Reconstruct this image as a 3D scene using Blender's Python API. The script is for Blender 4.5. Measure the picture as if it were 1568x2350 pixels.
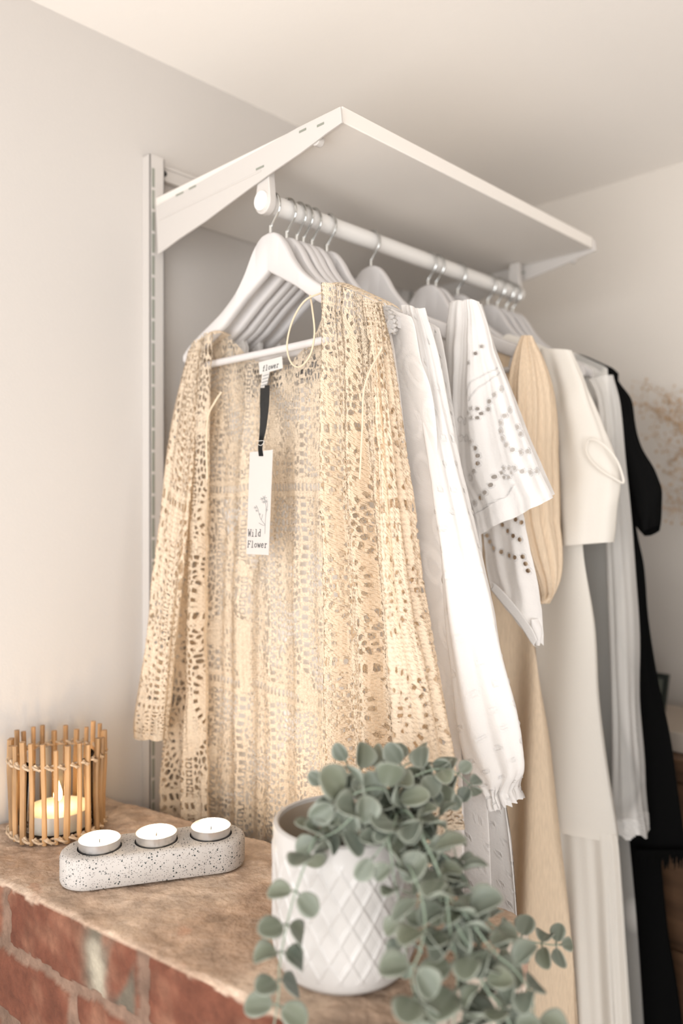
import bpy, bmesh, math, random
import numpy as np
from mathutils import Vector

for o in list(bpy.data.objects):
    bpy.data.objects.remove(o, do_unlink=True)
SC = bpy.context.scene
COL = SC.collection
RNG = random.Random(7)

# ------------------------------------------------------------------ camera
F = 1830.0                       # focal length in pixels of the 1568x2350 frame
CAM = np.array([1.031, 0.0, 1.60])
YAW = 0.7702                     # turned to the left of +Y, towards the rail wall
DV = np.array([-math.sin(YAW), math.cos(YAW)])
RV = np.array([math.cos(YAW), math.sin(YAW)])
cd = bpy.data.cameras.new('camera')
cam = bpy.data.objects.new('camera', cd)
COL.objects.link(cam)
cam.location = CAM
cam.rotation_euler = (math.pi / 2, 0, YAW)
cd.sensor_fit = 'VERTICAL'
cd.sensor_height = 36.0
cd.lens = F / 2350 * 36.0
cd.clip_start = 0.02
cd.dof.use_dof = True
cd.dof.focus_distance = 0.88
cd.dof.aperture_fstop = 2.2
SC.camera = cam

# ------------------------------------------------------------------ world, light, exposure
w = bpy.data.worlds.new('world')
SC.world = w
w.use_nodes = True
w.node_tree.nodes['Background'].inputs[0].default_value = (0.93, 0.96, 1.0, 1)
w.node_tree.nodes['Background'].inputs[1].default_value = 0.9
SC.view_settings.view_transform = 'Standard'
SC.view_settings.look = 'None'
SC.view_settings.exposure = 0.12
SC.view_settings.gamma = 1.0
SC.view_settings.use_curve_mapping = False
try:
    SC.cycles.use_denoising = True
    SC.cycles.transparent_max_bounces = 24
    SC.cycles.max_bounces = 12
    SC.cycles.diffuse_bounces = 8
    SC.cycles.transmission_bounces = 8
    SC.cycles.caustics_reflective = False
    SC.cycles.caustics_refractive = False
    SC.cycles.sample_clamp_indirect = 6.0
except Exception:
    pass

RW = 2.45                         # x of the right wall
WIN = (-0.65, 0.55, 0.60, 1.80)   # window opening in it: y0, y1, z0, z1


def area_light(name, loc, rot, sx, sy, power, col):
    d = bpy.data.lights.new(name, 'AREA')
    d.shape = 'RECTANGLE'
    d.size, d.size_y = sx, sy
    d.energy = power
    d.color = col
    o = bpy.data.objects.new(name, d)
    COL.objects.link(o)
    o.location = loc
    o.rotation_euler = rot
    return o


# daylight entering by the window on the right, out of the picture
area_light('window_daylight', (RW + 0.06, (WIN[0] + WIN[1]) / 2, (WIN[2] + WIN[3]) / 2), (0, math.pi / 2, 0),
           WIN[3] - WIN[2], WIN[1] - WIN[0], 17.0, (1.0, 0.99, 0.985))
# added fill light, set in an unseen opening behind the camera
WF = (0.25, 2.25, 0.60, 2.10)
area_light('front_fill_light', ((WF[0] + WF[1]) / 2, -1.15 - 0.06, (WF[2] + WF[3]) / 2), (math.pi / 2, 0, 0),
           WF[1] - WF[0], WF[3] - WF[2], 50.0, (1.0, 0.99, 0.985))


def point_light(name, loc, power, radius, col=(1.0, 0.62, 0.30)):
    d = bpy.data.lights.new(name, 'POINT')
    d.energy = power
    d.shadow_soft_size = radius
    d.color = col
    o = bpy.data.objects.new(name, d)
    COL.objects.link(o)
    o.location = loc
    return o


# ------------------------------------------------------------------ helpers
def onp(u, v, Y):
    """Point where the sight line of frame position (u, v) meets the vertical plane at distance y = Y."""
    q = (u - 784.0) / F
    d = DV + q * RV
    t = Y / d[1]
    return CAM[0] + t * d[0], CAM[2] - t * (v - 1175.0) / F


def p3(u, v, t):
    q = (u - 784.0) / F
    d = DV + q * RV
    return np.array([CAM[0] + t * d[0], t * d[1], CAM[2] - t * (v - 1175.0) / F])


def onz(u, v, z):
    t = (CAM[2] - z) * F / (v - 1175.0)
    return p3(u, v, t)


def empty(name, loc, label, cat, group=None, rz=0.0):
    o = bpy.data.objects.new(name, None)
    o.empty_display_size = 0.05
    COL.objects.link(o)
    o.location = loc
    o.rotation_euler = (0, 0, rz)
    o['label'] = label
    o['category'] = cat
    if group:
        o['group'] = group
    return o


def link(name, me, mat, parent=None, label=None, cat=None, kind=None, group=None, smooth=True):
    o = bpy.data.objects.new(name, me)
    COL.objects.link(o)
    if mat is not None:
        me.materials.append(mat)
    if parent is not None:
        # meshes are written in world coordinates; keep them in place under the parent
        o.parent = parent
        loc, rz = parent_world(parent)
        inv = np.array([[math.cos(-rz), -math.sin(-rz), 0], [math.sin(-rz), math.cos(-rz), 0], [0, 0, 1]])
        n = len(me.vertices)
        if n and not me.get('local'):
            co = np.empty(n * 3, dtype=np.float32)
            me.vertices.foreach_get('co', co)
            co = (co.reshape(-1, 3) - np.array(loc)) @ inv.T
            me.vertices.foreach_set('co', co.astype(np.float32).ravel())
            me.update()
    if smooth and len(me.polygons):
        me.polygons.foreach_set('use_smooth', np.ones(len(me.polygons), dtype=bool))
    if label:
        o['label'] = label
    if cat:
        o['category'] = cat
    if kind:
        o['kind'] = kind
    if group:
        o['group'] = group
    return o


def parent_world(p):
    x, y, z, rz = 0.0, 0.0, 0.0, 0.0
    while p is not None:
        if rz == 0:
            pass
        x += p.location[0]
        y += p.location[1]
        z += p.location[2]
        rz += p.rotation_euler[2]
        p = p.parent
    return (x, y, z), rz


def np_mesh(name, V, Fc, attrs=None):
    me = bpy.data.meshes.new(name)
    V = np.asarray(V, dtype=np.float32)
    Fc = np.asarray(Fc, dtype=np.int32)
    k = Fc.shape[1]
    me.vertices.add(len(V))
    me.vertices.foreach_set('co', V.ravel())
    me.loops.add(Fc.size)
    me.loops.foreach_set('vertex_index', Fc.ravel())
    me.polygons.add(len(Fc))
    me.polygons.foreach_set('loop_start', np.arange(0, Fc.size, k, dtype=np.int32))
    me.polygons.foreach_set('loop_total', np.full(len(Fc), k, dtype=np.int32))
    me.update(calc_edges=True)
    for an, arr in (attrs or {}).items():
        arr = np.asarray(arr, dtype=np.float32)
        if arr.ndim == 2:
            a = me.attributes.new(an, 'FLOAT_COLOR', 'POINT')
            full = np.ones((len(V), 4), dtype=np.float32)
            full[:, :3] = arr[:, :3]
            a.data.foreach_set('color', full.ravel())
        else:
            a = me.attributes.new(an, 'FLOAT', 'POINT')
            a.data.foreach_set('value', arr.ravel())
    return me


class MB:
    """collects shapes for one mesh"""

    def __init__(self):
        self.v, self.f = [], []

    def add(self, vs, fs):
        b = len(self.v)
        self.v += [tuple(p) for p in vs]
        self.f += [tuple(i + b for i in f) for f in fs]

    def box(self, x0, x1, y0, y1, z0, z1):
        self.add([(x, y, z) for z in (z0, z1) for y in (y0, y1) for x in (x0, x1)],
                 [(0, 2, 3, 1), (4, 5, 7, 6), (0, 1, 5, 4), (2, 6, 7, 3), (0, 4, 6, 2), (1, 3, 7, 5)])

    def tube(self, pts, r, n=8, caps=True):
        pts = [Vector(p) for p in pts]
        rs = r if isinstance(r, (list, tuple)) else [r] * len(pts)
        rings, up = [], None
        for i, p in enumerate(pts):
            a = pts[max(i - 1, 0)]
            b = pts[min(i + 1, len(pts) - 1)]
            t = (b - a).normalized()
            if up is None:
                up = Vector((0, 0, 1)) if abs(t.z) < 0.9 else Vector((1, 0, 0))
            x = t.cross(up)
            if x.length < 1e-6:
                x = t.orthogonal()
            x.normalize()
            y = x.cross(t).normalized()
            up = y
            rings.append([p + (x * math.cos(2 * math.pi * k / n) + y * math.sin(2 * math.pi * k / n)) * rs[i] for k in range(n)])
        vs = [q for rg in rings for q in rg]
        fs = []
        for i in range(len(pts) - 1):
            for k in range(n):
                a, b = i * n + k, i * n + (k + 1) % n
                fs.append((a, b, b + n, a + n))
        if caps:
            fs.append(tuple(range(n))[::-1])
            fs.append(tuple((len(pts) - 1) * n + k for k in range(n)))
        self.add(vs, fs)

    def lathe(self, prof, c=(0, 0, 0), n=48, close=False):
        vs = []
        for (r, z) in prof:
            for k in range(n):
                a = 2 * math.pi * k / n
                vs.append((c[0] + r * math.cos(a), c[1] + r * math.sin(a), c[2] + z))
        fs = []
        m = len(prof)
        for i in range(m - 1 if not close else m):
            j = (i + 1) % m
            for k in range(n):
                a, b = i * n + k, i * n + (k + 1) % n
                fs.append((a, b, j * n + (k + 1) % n, j * n + k))
        self.add(vs, fs)

    def prism(self, poly, axis, a, b):
        """polygon in the two other axes, extruded from a to b along axis (0, 1 or 2)"""
        n = len(poly)
        vs = []
        for h in (a, b):
            for p in poly:
                q = list(p)
                q.insert(axis, h)
                vs.append(tuple(q))
        fs = [tuple(range(n)), tuple(range(2 * n - 1, n - 1, -1))]
        fs += [(i, i + n, (i + 1) % n + n, (i + 1) % n) for i in range(n)]
        self.add(vs, fs)

    def build(self, name, mat, parent=None, bevel=0.0, smooth=True, **kw):
        me = bpy.data.meshes.new(name)
        me.from_pydata(self.v, [], self.f)
        bm = bmesh.new()
        bm.from_mesh(me)
        bmesh.ops.recalc_face_normals(bm, faces=bm.faces)
        bm.to_mesh(me)
        bm.free()
        o = link(name, me, mat, parent, smooth=smooth, **kw)
        if bevel:
            m = o.modifiers.new('bevel', 'BEVEL')
            m.width = bevel
            m.segments = 3
            m.limit_method = 'ANGLE'
            m.angle_limit = 0.6
        if smooth:
            try:
                for e in me.edges:
                    pass
                me.set_sharp_from_angle(angle=0.7)
            except Exception:
                pass
        return o


def smooth_path(pts, n):
    """Catmull-Rom resampling"""
    P = np.array(pts, dtype=float)
    k = len(P)
    ext = np.vstack([2 * P[0] - P[1], P, 2 * P[-1] - P[-2]])
    out = []
    for i in range(n):
        x = i / (n - 1) * (k - 1)
        j = min(int(x), k - 2)
        t = x - j
        a, b, c, d = ext[j], ext[j + 1], ext[j + 2], ext[j + 3]
        out.append(0.5 * ((2 * b) + (-a + c) * t + (2 * a - 5 * b + 4 * c - d) * t * t + (-a + 3 * b - 3 * c + d) * t ** 3))
    return np.array(out)


# ------------------------------------------------------------------ materials
def mat_new(name):
    m = bpy.data.materials.new(name)
    m.use_nodes = True
    nt = m.node_tree
    nt.nodes.clear()
    out = nt.nodes.new('ShaderNodeOutputMaterial')
    return m, nt, out


def N(nt, t, **kw):
    n = nt.nodes.new(t)
    for k, v in kw.items():
        setattr(n, k, v)
    return n


def setin(n, **kw):
    for k, v in kw.items():
        n.inputs[k.replace('_', ' ')].default_value = v


def principled(name, col, rough=0.5, metallic=0.0, noise=0.0, nscale=20.0, bump=0.0, bscale=80.0, spec=0.5, stretch=(1, 1, 1)):
    m, nt, out = mat_new(name)
    p = N(nt, 'ShaderNodeBsdfPrincipled')
    p.inputs['Base Color'].default_value = (*col, 1)
    p.inputs['Roughness'].default_value = rough
    p.inputs['Metallic'].default_value = metallic
    p.inputs['Specular IOR Level'].default_value = spec
    tc = N(nt, 'ShaderNodeTexCoord')
    mp = N(nt, 'ShaderNodeMapping')
    mp.inputs['Scale'].default_value = stretch
    nt.links.new(tc.outputs['Object'], mp.inputs['Vector'])
    if noise:
        nz = N(nt, 'ShaderNodeTexNoise')
        nz.inputs['Scale'].default_value = nscale
        nz.inputs['Detail'].default_value = 6
        nt.links.new(mp.outputs[0], nz.inputs['Vector'])
        r = N(nt, 'ShaderNodeValToRGB')
        r.color_ramp.elements[0].position = 0.3
        r.color_ramp.elements[1].position = 0.7
        r.color_ramp.elements[0].color = (*[c * (1 - noise) for c in col], 1)
        r.color_ramp.elements[1].color = (*[min(1, c * (1 + noise)) for c in col], 1)
        nt.links.new(nz.outputs['Fac'], r.inputs[0])
        nt.links.new(r.outputs[0], p.inputs['Base Color'])
    if bump:
        nb = N(nt, 'ShaderNodeTexNoise')
        nb.inputs['Scale'].default_value = bscale
        nb.inputs['Detail'].default_value = 5
        nt.links.new(mp.outputs[0], nb.inputs['Vector'])
        b = N(nt, 'ShaderNodeBump')
        b.inputs['Strength'].default_value = bump
        b.inputs['Distance'].default_value = 0.002
        nt.links.new(nb.outputs['Fac'], b.inputs['Height'])
        nt.links.new(b.outputs[0], p.inputs['Normal'])
    nt.links.new(p.outputs[0], out.inputs[0])
    return m


def emission(name, col, strength):
    m, nt, out = mat_new(name)
    e = N(nt, 'ShaderNodeEmission')
    e.inputs[0].default_value = (*col, 1)
    e.inputs[1].default_value = strength
    nt.links.new(e.outputs[0], out.inputs[0])
    return m


def cloth(name, col, trans=0.3, alpha=1.0, mask=False, bump=0.4, bscale=900.0, cvar=0.0, yarn=False, stretch=(1, 1, 1), relief=False, solid_attr=False):
    """woven, sheer or openwork cloth: diffuse plus light passing through; 'mask' attribute cuts real openings"""
    m, nt, out = mat_new(name)
    L = nt.links
    tc = N(nt, 'ShaderNodeTexCoord')
    mp = N(nt, 'ShaderNodeMapping')
    mp.inputs['Scale'].default_value = stretch
    L.new(tc.outputs['Object'], mp.inputs[0])
    nz = N(nt, 'ShaderNodeTexNoise')
    nz.inputs['Scale'].default_value = bscale
    nz.inputs['Detail'].default_value = 3
    L.new(mp.outputs[0], nz.inputs['Vector'])
    cr = N(nt, 'ShaderNodeValToRGB')
    cr.color_ramp.elements[0].position = 0.3
    cr.color_ramp.elements[1].position = 0.7
    cr.color_ramp.elements[0].color = (*[c * (1 - cvar) for c in col], 1)
    cr.color_ramp.elements[1].color = (*[min(1, c * (1 + cvar)) for c in col], 1)
    L.new(nz.outputs['Fac'], cr.inputs[0])
    d = N(nt, 'ShaderNodeBsdfDiffuse')
    t = N(nt, 'ShaderNodeBsdfTranslucent')
    L.new(cr.outputs[0], d.inputs[0])
    L.new(cr.outputs[0], t.inputs[0])
    h = nz.outputs['Fac']
    if relief:
        at = N(nt, 'ShaderNodeAttribute')
        at.attribute_name = 'relief'
        mul = N(nt, 'ShaderNodeMath', operation='MULTIPLY_ADD')
        L.new(h, mul.inputs[0])
        mul.inputs[1].default_value = 0.35
        L.new(at.outputs['Fac'], mul.inputs[2])
        h = mul.outputs[0]
    if bump:
        b = N(nt, 'ShaderNodeBump')
        b.inputs['Strength'].default_value = bump
        b.inputs['Distance'].default_value = 0.0015
        L.new(h, b.inputs['Height'])
        L.new(b.outputs[0], d.inputs['Normal'])
        L.new(b.outputs[0], t.inputs['Normal'])
    mx = N(nt, 'ShaderNodeMixShader')
    mx.inputs[0].default_value = trans
    L.new(d.outputs[0], mx.inputs[1])
    L.new(t.outputs[0], mx.inputs[2])
    res = mx.outputs[0]
    if mask or alpha < 1.0 or solid_attr:
        tr = N(nt, 'ShaderNodeBsdfTransparent')
        m2 = N(nt, 'ShaderNodeMixShader')
        L.new(tr.outputs[0], m2.inputs[1])
        L.new(res, m2.inputs[2])
        if solid_attr:
            at = N(nt, 'ShaderNodeAttribute')
            at.attribute_name = 'solid'
            mr = N(nt, 'ShaderNodeMapRange')
            mr.inputs['From Min'].default_value = 0.0
            mr.inputs['From Max'].default_value = 1.0
            mr.inputs['To Min'].default_value = alpha
            mr.inputs['To Max'].default_value = 1.0
            L.new(at.outputs['Fac'], mr.inputs[0])
            fac = mr.outputs[0]
        else:
            fac = None
        if mask:
            at = N(nt, 'ShaderNodeAttribute')
            at.attribute_name = 'mask'
            gt = N(nt, 'ShaderNodeMath', operation='GREATER_THAN')
            gt.inputs[1].default_value = 0.0
            L.new(at.outputs['Fac'], gt.inputs[0])
            if fac is None:
                mu = N(nt, 'ShaderNodeMath', operation='MULTIPLY')
                L.new(gt.outputs[0], mu.inputs[0])
                mu.inputs[1].default_value = alpha
                fac = mu.outputs[0]
            else:
                mu = N(nt, 'ShaderNodeMath', operation='MULTIPLY')
                L.new(gt.outputs[0], mu.inputs[0])
                L.new(fac, mu.inputs[1])
                fac = mu.outputs[0]
        if fac is None:
            m2.inputs[0].default_value = alpha
        else:
            L.new(fac, m2.inputs[0])
        res = m2.outputs[0]
    L.new(res, out.inputs[0])
    return m


def vcol_mat(name, rough=0.9, bump=0.6, bscale=220.0, var=0.35, nscale=60.0):
    """earthy surface: colour attribute of its own patches, broken up by noise"""
    m, nt, out = mat_new(name)
    L = nt.links
    at = N(nt, 'ShaderNodeAttribute')
    at.attribute_name = 'Col'
    tc = N(nt, 'ShaderNodeTexCoord')
    n1 = N(nt, 'ShaderNodeTexNoise')
    n1.inputs['Scale'].default_value = nscale
    n1.inputs['Detail'].default_value = 8
    n1.inputs['Roughness'].default_value = 0.65
    L.new(tc.outputs['Object'], n1.inputs['Vector'])
    mr = N(nt, 'ShaderNodeMapRange')
    mr.inputs['From Min'].default_value = 0.3
    mr.inputs['From Max'].default_value = 0.7
    mr.inputs['To Min'].default_value = 1 - var
    mr.inputs['To Max'].default_value = 1 + var
    L.new(n1.outputs['Fac'], mr.inputs[0])
    mx = N(nt, 'ShaderNodeVectorMath', operation='SCALE')
    L.new(at.outputs['Color'], mx.inputs[0])
    L.new(mr.outputs[0], mx.inputs['Scale'])
    p = N(nt, 'ShaderNodeBsdfPrincipled')
    p.inputs['Roughness'].default_value = rough
    p.inputs['Specular IOR Level'].default_value = 0.2
    L.new(mx.outputs[0], p.inputs['Base Color'])
    n2 = N(nt, 'ShaderNodeTexNoise')
    n2.inputs['Scale'].default_value = bscale
    n2.inputs['Detail'].default_value = 8
    L.new(tc.outputs['Object'], n2.inputs['Vector'])
    b = N(nt, 'ShaderNodeBump')
    b.inputs['Strength'].default_value = bump
    b.inputs['Distance'].default_value = 0.003
    L.new(n2.outputs['Fac'], b.inputs['Height'])
    L.new(b.outputs[0], p.inputs['Normal'])
    L.new(p.outputs[0], out.inputs[0])
    return m


M = {}
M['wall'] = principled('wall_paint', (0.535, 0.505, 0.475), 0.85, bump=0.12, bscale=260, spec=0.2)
M['wall_lightened'] = principled('wall_paint_lightened', (0.66, 0.615, 0.56), 0.85, bump=0.12, bscale=260, spec=0.2)  # same wall paint, lightened so the colour carries light on the back wall
M['ceiling'] = principled('ceiling_paint', (0.88, 0.845, 0.80), 0.9, bump=0.12, bscale=200, spec=0.1)
M['floor'] = principled('floor_wood', (0.74, 0.69, 0.64), 0.5, noise=0.1, nscale=6, stretch=(1, 8, 1))
M['white_metal'] = principled('white_coated_metal', (0.54, 0.51, 0.48), 0.38)
M['rail_white'] = principled('white_rail', (0.74, 0.72, 0.69), 0.3)
M['shelf'] = principled('white_shelf_board', (0.74, 0.70, 0.65), 0.5)
M['dark_slot'] = principled('slot_shadow_metal', (0.24, 0.25, 0.21), 0.8)
M['hole'] = principled('screw_hole_dark', (0.02, 0.02, 0.02), 0.9)
M['hanger'] = principled('white_painted_wood', (0.58, 0.56, 0.55), 0.42)
M['chrome'] = principled('hook_steel', (0.62, 0.63, 0.62), 0.18, metallic=1.0)
M['cream'] = cloth('cream_crochet', (0.90, 0.765, 0.60), trans=0.42, mask=True, bump=0.9, bscale=750, cvar=0.10, relief=True)
M['cream_cord'] = cloth('cream_cord', (0.66, 0.55, 0.41), trans=0.1, bump=0.3)
M['white'] = cloth('white_cotton', (0.84, 0.82, 0.80), trans=0.32, bump=0.35, bscale=500)
M['white_dots'] = cloth('white_dotted_cotton', (0.84, 0.82, 0.80), trans=0.36, bump=0.8, bscale=300, relief=True)
M['white_lace'] = cloth('white_lace', (0.90, 0.88, 0.86), trans=0.36, alpha=0.85, solid_attr=True, relief=True, bump=0.8, bscale=600)
M['eyelet'] = cloth('white_eyelet_cotton', (0.84, 0.82, 0.80), trans=0.30, mask=True, relief=True, bump=0.8, bscale=300)
M['tan'] = cloth('tan_linen', (0.80, 0.655, 0.49), trans=0.25, bump=0.8, bscale=260, cvar=0.08, stretch=(3, 3, 0.25))
M['offwhite'] = cloth('off_white_cotton', (0.80, 0.765, 0.705), trans=0.25, bump=0.2, bscale=400)
M['net'] = cloth('sheer_net', (0.88, 0.86, 0.82), trans=0.3, alpha=0.34, solid_attr=True, relief=True, bump=0.6)
M['black'] = cloth('black_cloth', (0.006, 0.006, 0.006), trans=0.0, bump=0.2)
M['label'] = cloth('label_cloth', (0.62, 0.60, 0.57), trans=0.1, bump=0.1)
M['card'] = principled('white_card', (0.53, 0.49, 0.46), 0.7)
M['ink'] = principled('printed_ink', (0.06, 0.06, 0.06), 0.8)
M['ink_grey'] = principled('grey_print', (0.30, 0.30, 0.29), 0.8)
M['ribbon'] = principled('black_ribbon', (0.012, 0.012, 0.012), 0.7)
M['bamboo'] = principled('bamboo', (0.33, 0.19, 0.085), 0.5, noise=0.5, nscale=30, stretch=(1, 1, 0.35), bump=0.3, bscale=60)
M['twine'] = principled('twine', (0.50, 0.37, 0.25), 0.9, noise=0.3, nscale=300, bump=0.8, bscale=900)
M['wax'] = principled('white_wax', (0.90, 0.86, 0.80), 0.4)
M['wax'].node_tree.nodes['Principled BSDF'].inputs['Subsurface Weight'].default_value = 0.4
M['wax'].node_tree.nodes['Principled BSDF'].inputs['Subsurface Radius'].default_value = (0.01, 0.006, 0.003)
M['alu'] = principled('tealight_aluminium', (0.86, 0.86, 0.87), 0.28, metallic=1.0)
M['wick'] = principled('wick', (0.02, 0.015, 0.01), 0.9)
M['flame'] = emission('candle_flame', (1.0, 0.62, 0.25), 60.0)
M['brick'] = vcol_mat('old_brick', rough=0.95, bump=0.9, bscale=160, var=0.30, nscale=45)
M['pot'] = principled('white_glazed_pot', (0.44, 0.42, 0.40), 0.3, noise=0.08, nscale=18)
M['pot_in'] = principled('pot_inside', (0.40, 0.33, 0.26), 0.6)
M['soil'] = principled('potting_soil', (0.03, 0.025, 0.018), 1.0, bump=1.0, bscale=120)
M['stem'] = principled('leaf_stem', (0.19, 0.235, 0.175), 0.6)
M['wood'] = principled('dark_chest_wood', (0.10, 0.052, 0.026), 0.45, noise=0.4, nscale=8, stretch=(1, 1, 6))
M['frame_dark'] = principled('dark_frame', (0.02, 0.025, 0.02), 0.5)
M['picture'] = principled('framed_sheet', (0.16, 0.17, 0.14), 0.4)
M['box'] = principled('pale_box', (0.42, 0.36, 0.30), 0.8)
M['dry'] = cloth('dried_flower', (0.60, 0.44, 0.29), trans=0.3, alpha=1.0, bump=0.3)
M['vase'] = principled('stoneware', (0.6, 0.55, 0.48), 0.6)


def glass_mat():
    m, nt, out = mat_new('clear_glass')
    L = nt.links
    g = N(nt, 'ShaderNodeBsdfGlossy')
    g.inputs['Roughness'].default_value = 0.02
    t = N(nt, 'ShaderNodeBsdfTransparent')
    t.inputs[0].default_value = (0.93, 0.93, 0.92, 1)
    fr = N(nt, 'ShaderNodeLayerWeight')
    fr.inputs[0].default_value = 0.12
    mx = N(nt, 'ShaderNodeMixShader')
    L.new(fr.outputs[0], mx.inputs[0])
    L.new(t.outputs[0], mx.inputs[1])
    L.new(g.outputs[0], mx.inputs[2])
    L.new(mx.outputs[0], out.inputs[0])
    return m


M['glass'] = glass_mat()


def concrete_mat():
    m, nt, out = mat_new('speckled_concrete')
    L = nt.links
    tc = N(nt, 'ShaderNodeTexCoord')
    p = N(nt, 'ShaderNodeBsdfPrincipled')
    p.inputs['Roughness'].default_value = 0.85
    base = None
    cols = [((0.03, 0.04, 0.04, 1), 300.0, 0.26, 0.42), ((0.20, 0.18, 0.165, 1), 620.0, 0.30, 0.45), ((0.07, 0.08, 0.08, 1), 520.0, 0.26, 0.36)]
    nz = N(nt, 'ShaderNodeTexNoise')
    nz.inputs['Scale'].default_value = 40
    L.new(tc.outputs['Object'], nz.inputs['Vector'])
    cr = N(nt, 'ShaderNodeValToRGB')
    cr.color_ramp.elements[0].color = (0.40, 0.37, 0.345, 1)
    cr.color_ramp.elements[1].color = (0.49, 0.46, 0.43, 1)
    L.new(nz.outputs['Fac'], cr.inputs[0])
    base = cr.outputs[0]
    for i, (c, sc, th, dens) in enumerate(cols):
        vo = N(nt, 'ShaderNodeTexVoronoi')
        vo.inputs['Scale'].default_value = sc
        L.new(tc.outputs['Object'], vo.inputs['Vector'])
        lt = N(nt, 'ShaderNodeMath', operation='LESS_THAN')
        lt.inputs[1].default_value = th
        L.new(vo.outputs['Distance'], lt.inputs[0])
        sp = N(nt, 'ShaderNodeSeparateColor')
        L.new(vo.outputs['Color'], sp.inputs[0])
        l2 = N(nt, 'ShaderNodeMath', operation='LESS_THAN')
        l2.inputs[1].default_value = dens
        L.new(sp.outputs[0], l2.inputs[0])
        mu = N(nt, 'ShaderNodeMath', operation='MULTIPLY')
        L.new(lt.outputs[0], mu.inputs[0])
        L.new(l2.outputs[0], mu.inputs[1])
        mx = N(nt, 'ShaderNodeMix', data_type='RGBA')
        L.new(mu.outputs[0], mx.inputs[0])
        L.new(base, mx.inputs[6])
        mx.inputs[7].default_value = c
        base = mx.outputs[2]
    L.new(base, p.inputs['Base Color'])
    nb = N(nt, 'ShaderNodeTexNoise')
    nb.inputs['Scale'].default_value = 350
    L.new(tc.outputs['Object'], nb.inputs['Vector'])
    b = N(nt, 'ShaderNodeBump')
    b.inputs['Strength'].default_value = 0.25
    b.inputs['Distance'].default_value = 0.001
    L.new(nb.outputs['Fac'], b.inputs['Height'])
    L.new(b.outputs[0], p.inputs['Normal'])
    L.new(p.outputs[0], out.inputs[0])
    return m


M['concrete'] = concrete_mat()


def leaf_mat(name, c1, c2, edge):
    """waxy blue-green leaf with a paler rim (attribute 'rim')"""
    m, nt, out = mat_new(name)
    L = nt.links
    at = N(nt, 'ShaderNodeAttribute')
    at.attribute_name = 'rim'
    av = N(nt, 'ShaderNodeAttribute')
    av.attribute_name = 'vary'
    mx = N(nt, 'ShaderNodeMix', data_type='RGBA')
    mx.inputs[6].default_value = (*c1, 1)
    mx.inputs[7].default_value = (*c2, 1)
    L.new(av.outputs['Fac'], mx.inputs[0])
    m2 = N(nt, 'ShaderNodeMix', data_type='RGBA')
    L.new(at.outputs['Fac'], m2.inputs[0])
    L.new(mx.outputs[2], m2.inputs[6])
    m2.inputs[7].default_value = (*edge, 1)
    p = N(nt, 'ShaderNodeBsdfPrincipled')
    p.inputs['Roughness'].default_value = 0.42
    p.inputs['Specular IOR Level'].default_value = 0.45
    L.new(m2.outputs[2], p.inputs['Base Color'])
    t = N(nt, 'ShaderNodeBsdfTranslucent')
    L.new(m2.outputs[2], t.inputs[0])
    ms = N(nt, 'ShaderNodeMixShader')
    ms.inputs[0].default_value = 0.16
    L.new(p.outputs[0], ms.inputs[1])
    L.new(t.outputs[0], ms.inputs[2])
    L.new(ms.outputs[0], out.inputs[0])
    return m


M['leaf'] = leaf_mat('eucalyptus_leaf', (0.118, 0.140, 0.115), (0.165, 0.178, 0.115), (0.28, 0.30, 0.25))

# ------------------------------------------------------------------ room
CEIL, BACK, FRONT = 2.278, 1.57, -1.15


def struct_box(name, b, mat):
    m = MB()
    m.box(*b)
    return m.build(name, mat, kind='structure', smooth=False)


struct_box('floor', (-0.1, RW + 0.1, FRONT - 0.1, BACK + 0.1, -0.1, 0), M['floor'])
struct_box('ceiling', (-0.1, RW + 0.1, FRONT - 0.1, BACK + 0.1, CEIL, CEIL + 0.1), M['ceiling'])
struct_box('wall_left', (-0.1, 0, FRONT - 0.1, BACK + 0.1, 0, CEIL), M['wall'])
struct_box('wall_back', (0, RW + 0.1, BACK, BACK + 0.1, 0, CEIL), M['wall_lightened'])
m = MB()
m.box(0, WF[0], FRONT - 0.1, FRONT, 0, CEIL)
m.box(WF[1], RW + 0.1, FRONT - 0.1, FRONT, 0, CEIL)
m.box(WF[0], WF[1], FRONT - 0.1, FRONT, 0, WF[2])
m.box(WF[0], WF[1], FRONT - 0.1, FRONT, WF[3], CEIL)
m.build('wall_front', M['wall'], kind='structure', smooth=False)
m = MB()
m.box(RW, RW + 0.1, FRONT, WIN[0], 0, CEIL)
m.box(RW, RW + 0.1, WIN[1], BACK, 0, CEIL)
m.box(RW, RW + 0.1, WIN[0], WIN[1], 0, WIN[2])
m.box(RW, RW + 0.1, WIN[0], WIN[1], WIN[3], CEIL)
m.build('wall_right', M['wall'], kind='structure', smooth=False)

# ------------------------------------------------------------------ brick ledge
LZ = 1.20                                          # top of the ledge
QA, QB = np.array([0.004, 0.338]), np.array([0.640, 0.432])   # front edge, wall to room
QC, QD = np.array([0.622, 0.703]), np.array([0.004, 0.577])   # back edge, room to wall


def vnoise(x, y, z=0.0, seed=0, octaves=4, f=1.0):
    r = np.random.RandomState(seed)
    out = 0
    amp = 1.0
    for o in range(octaves):
        s = 0
        for k in range(5):
            d = r.normal(size=3)
            d /= np.linalg.norm(d)
            ph = r.rand() * 6.283
            s = s + np.sin((x * d[0] + y * d[1] + z * d[2]) * f * 6.283 * r.uniform(0.6, 1.4) + ph)
        out = out + amp * s / 3.5
        amp *= 0.55
        f *= 2.1
    return out


def ss(x, a, b):
    t = np.clip((x - a) / (b - a), 0, 1)
    return t * t * (3 - 2 * t)


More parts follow.
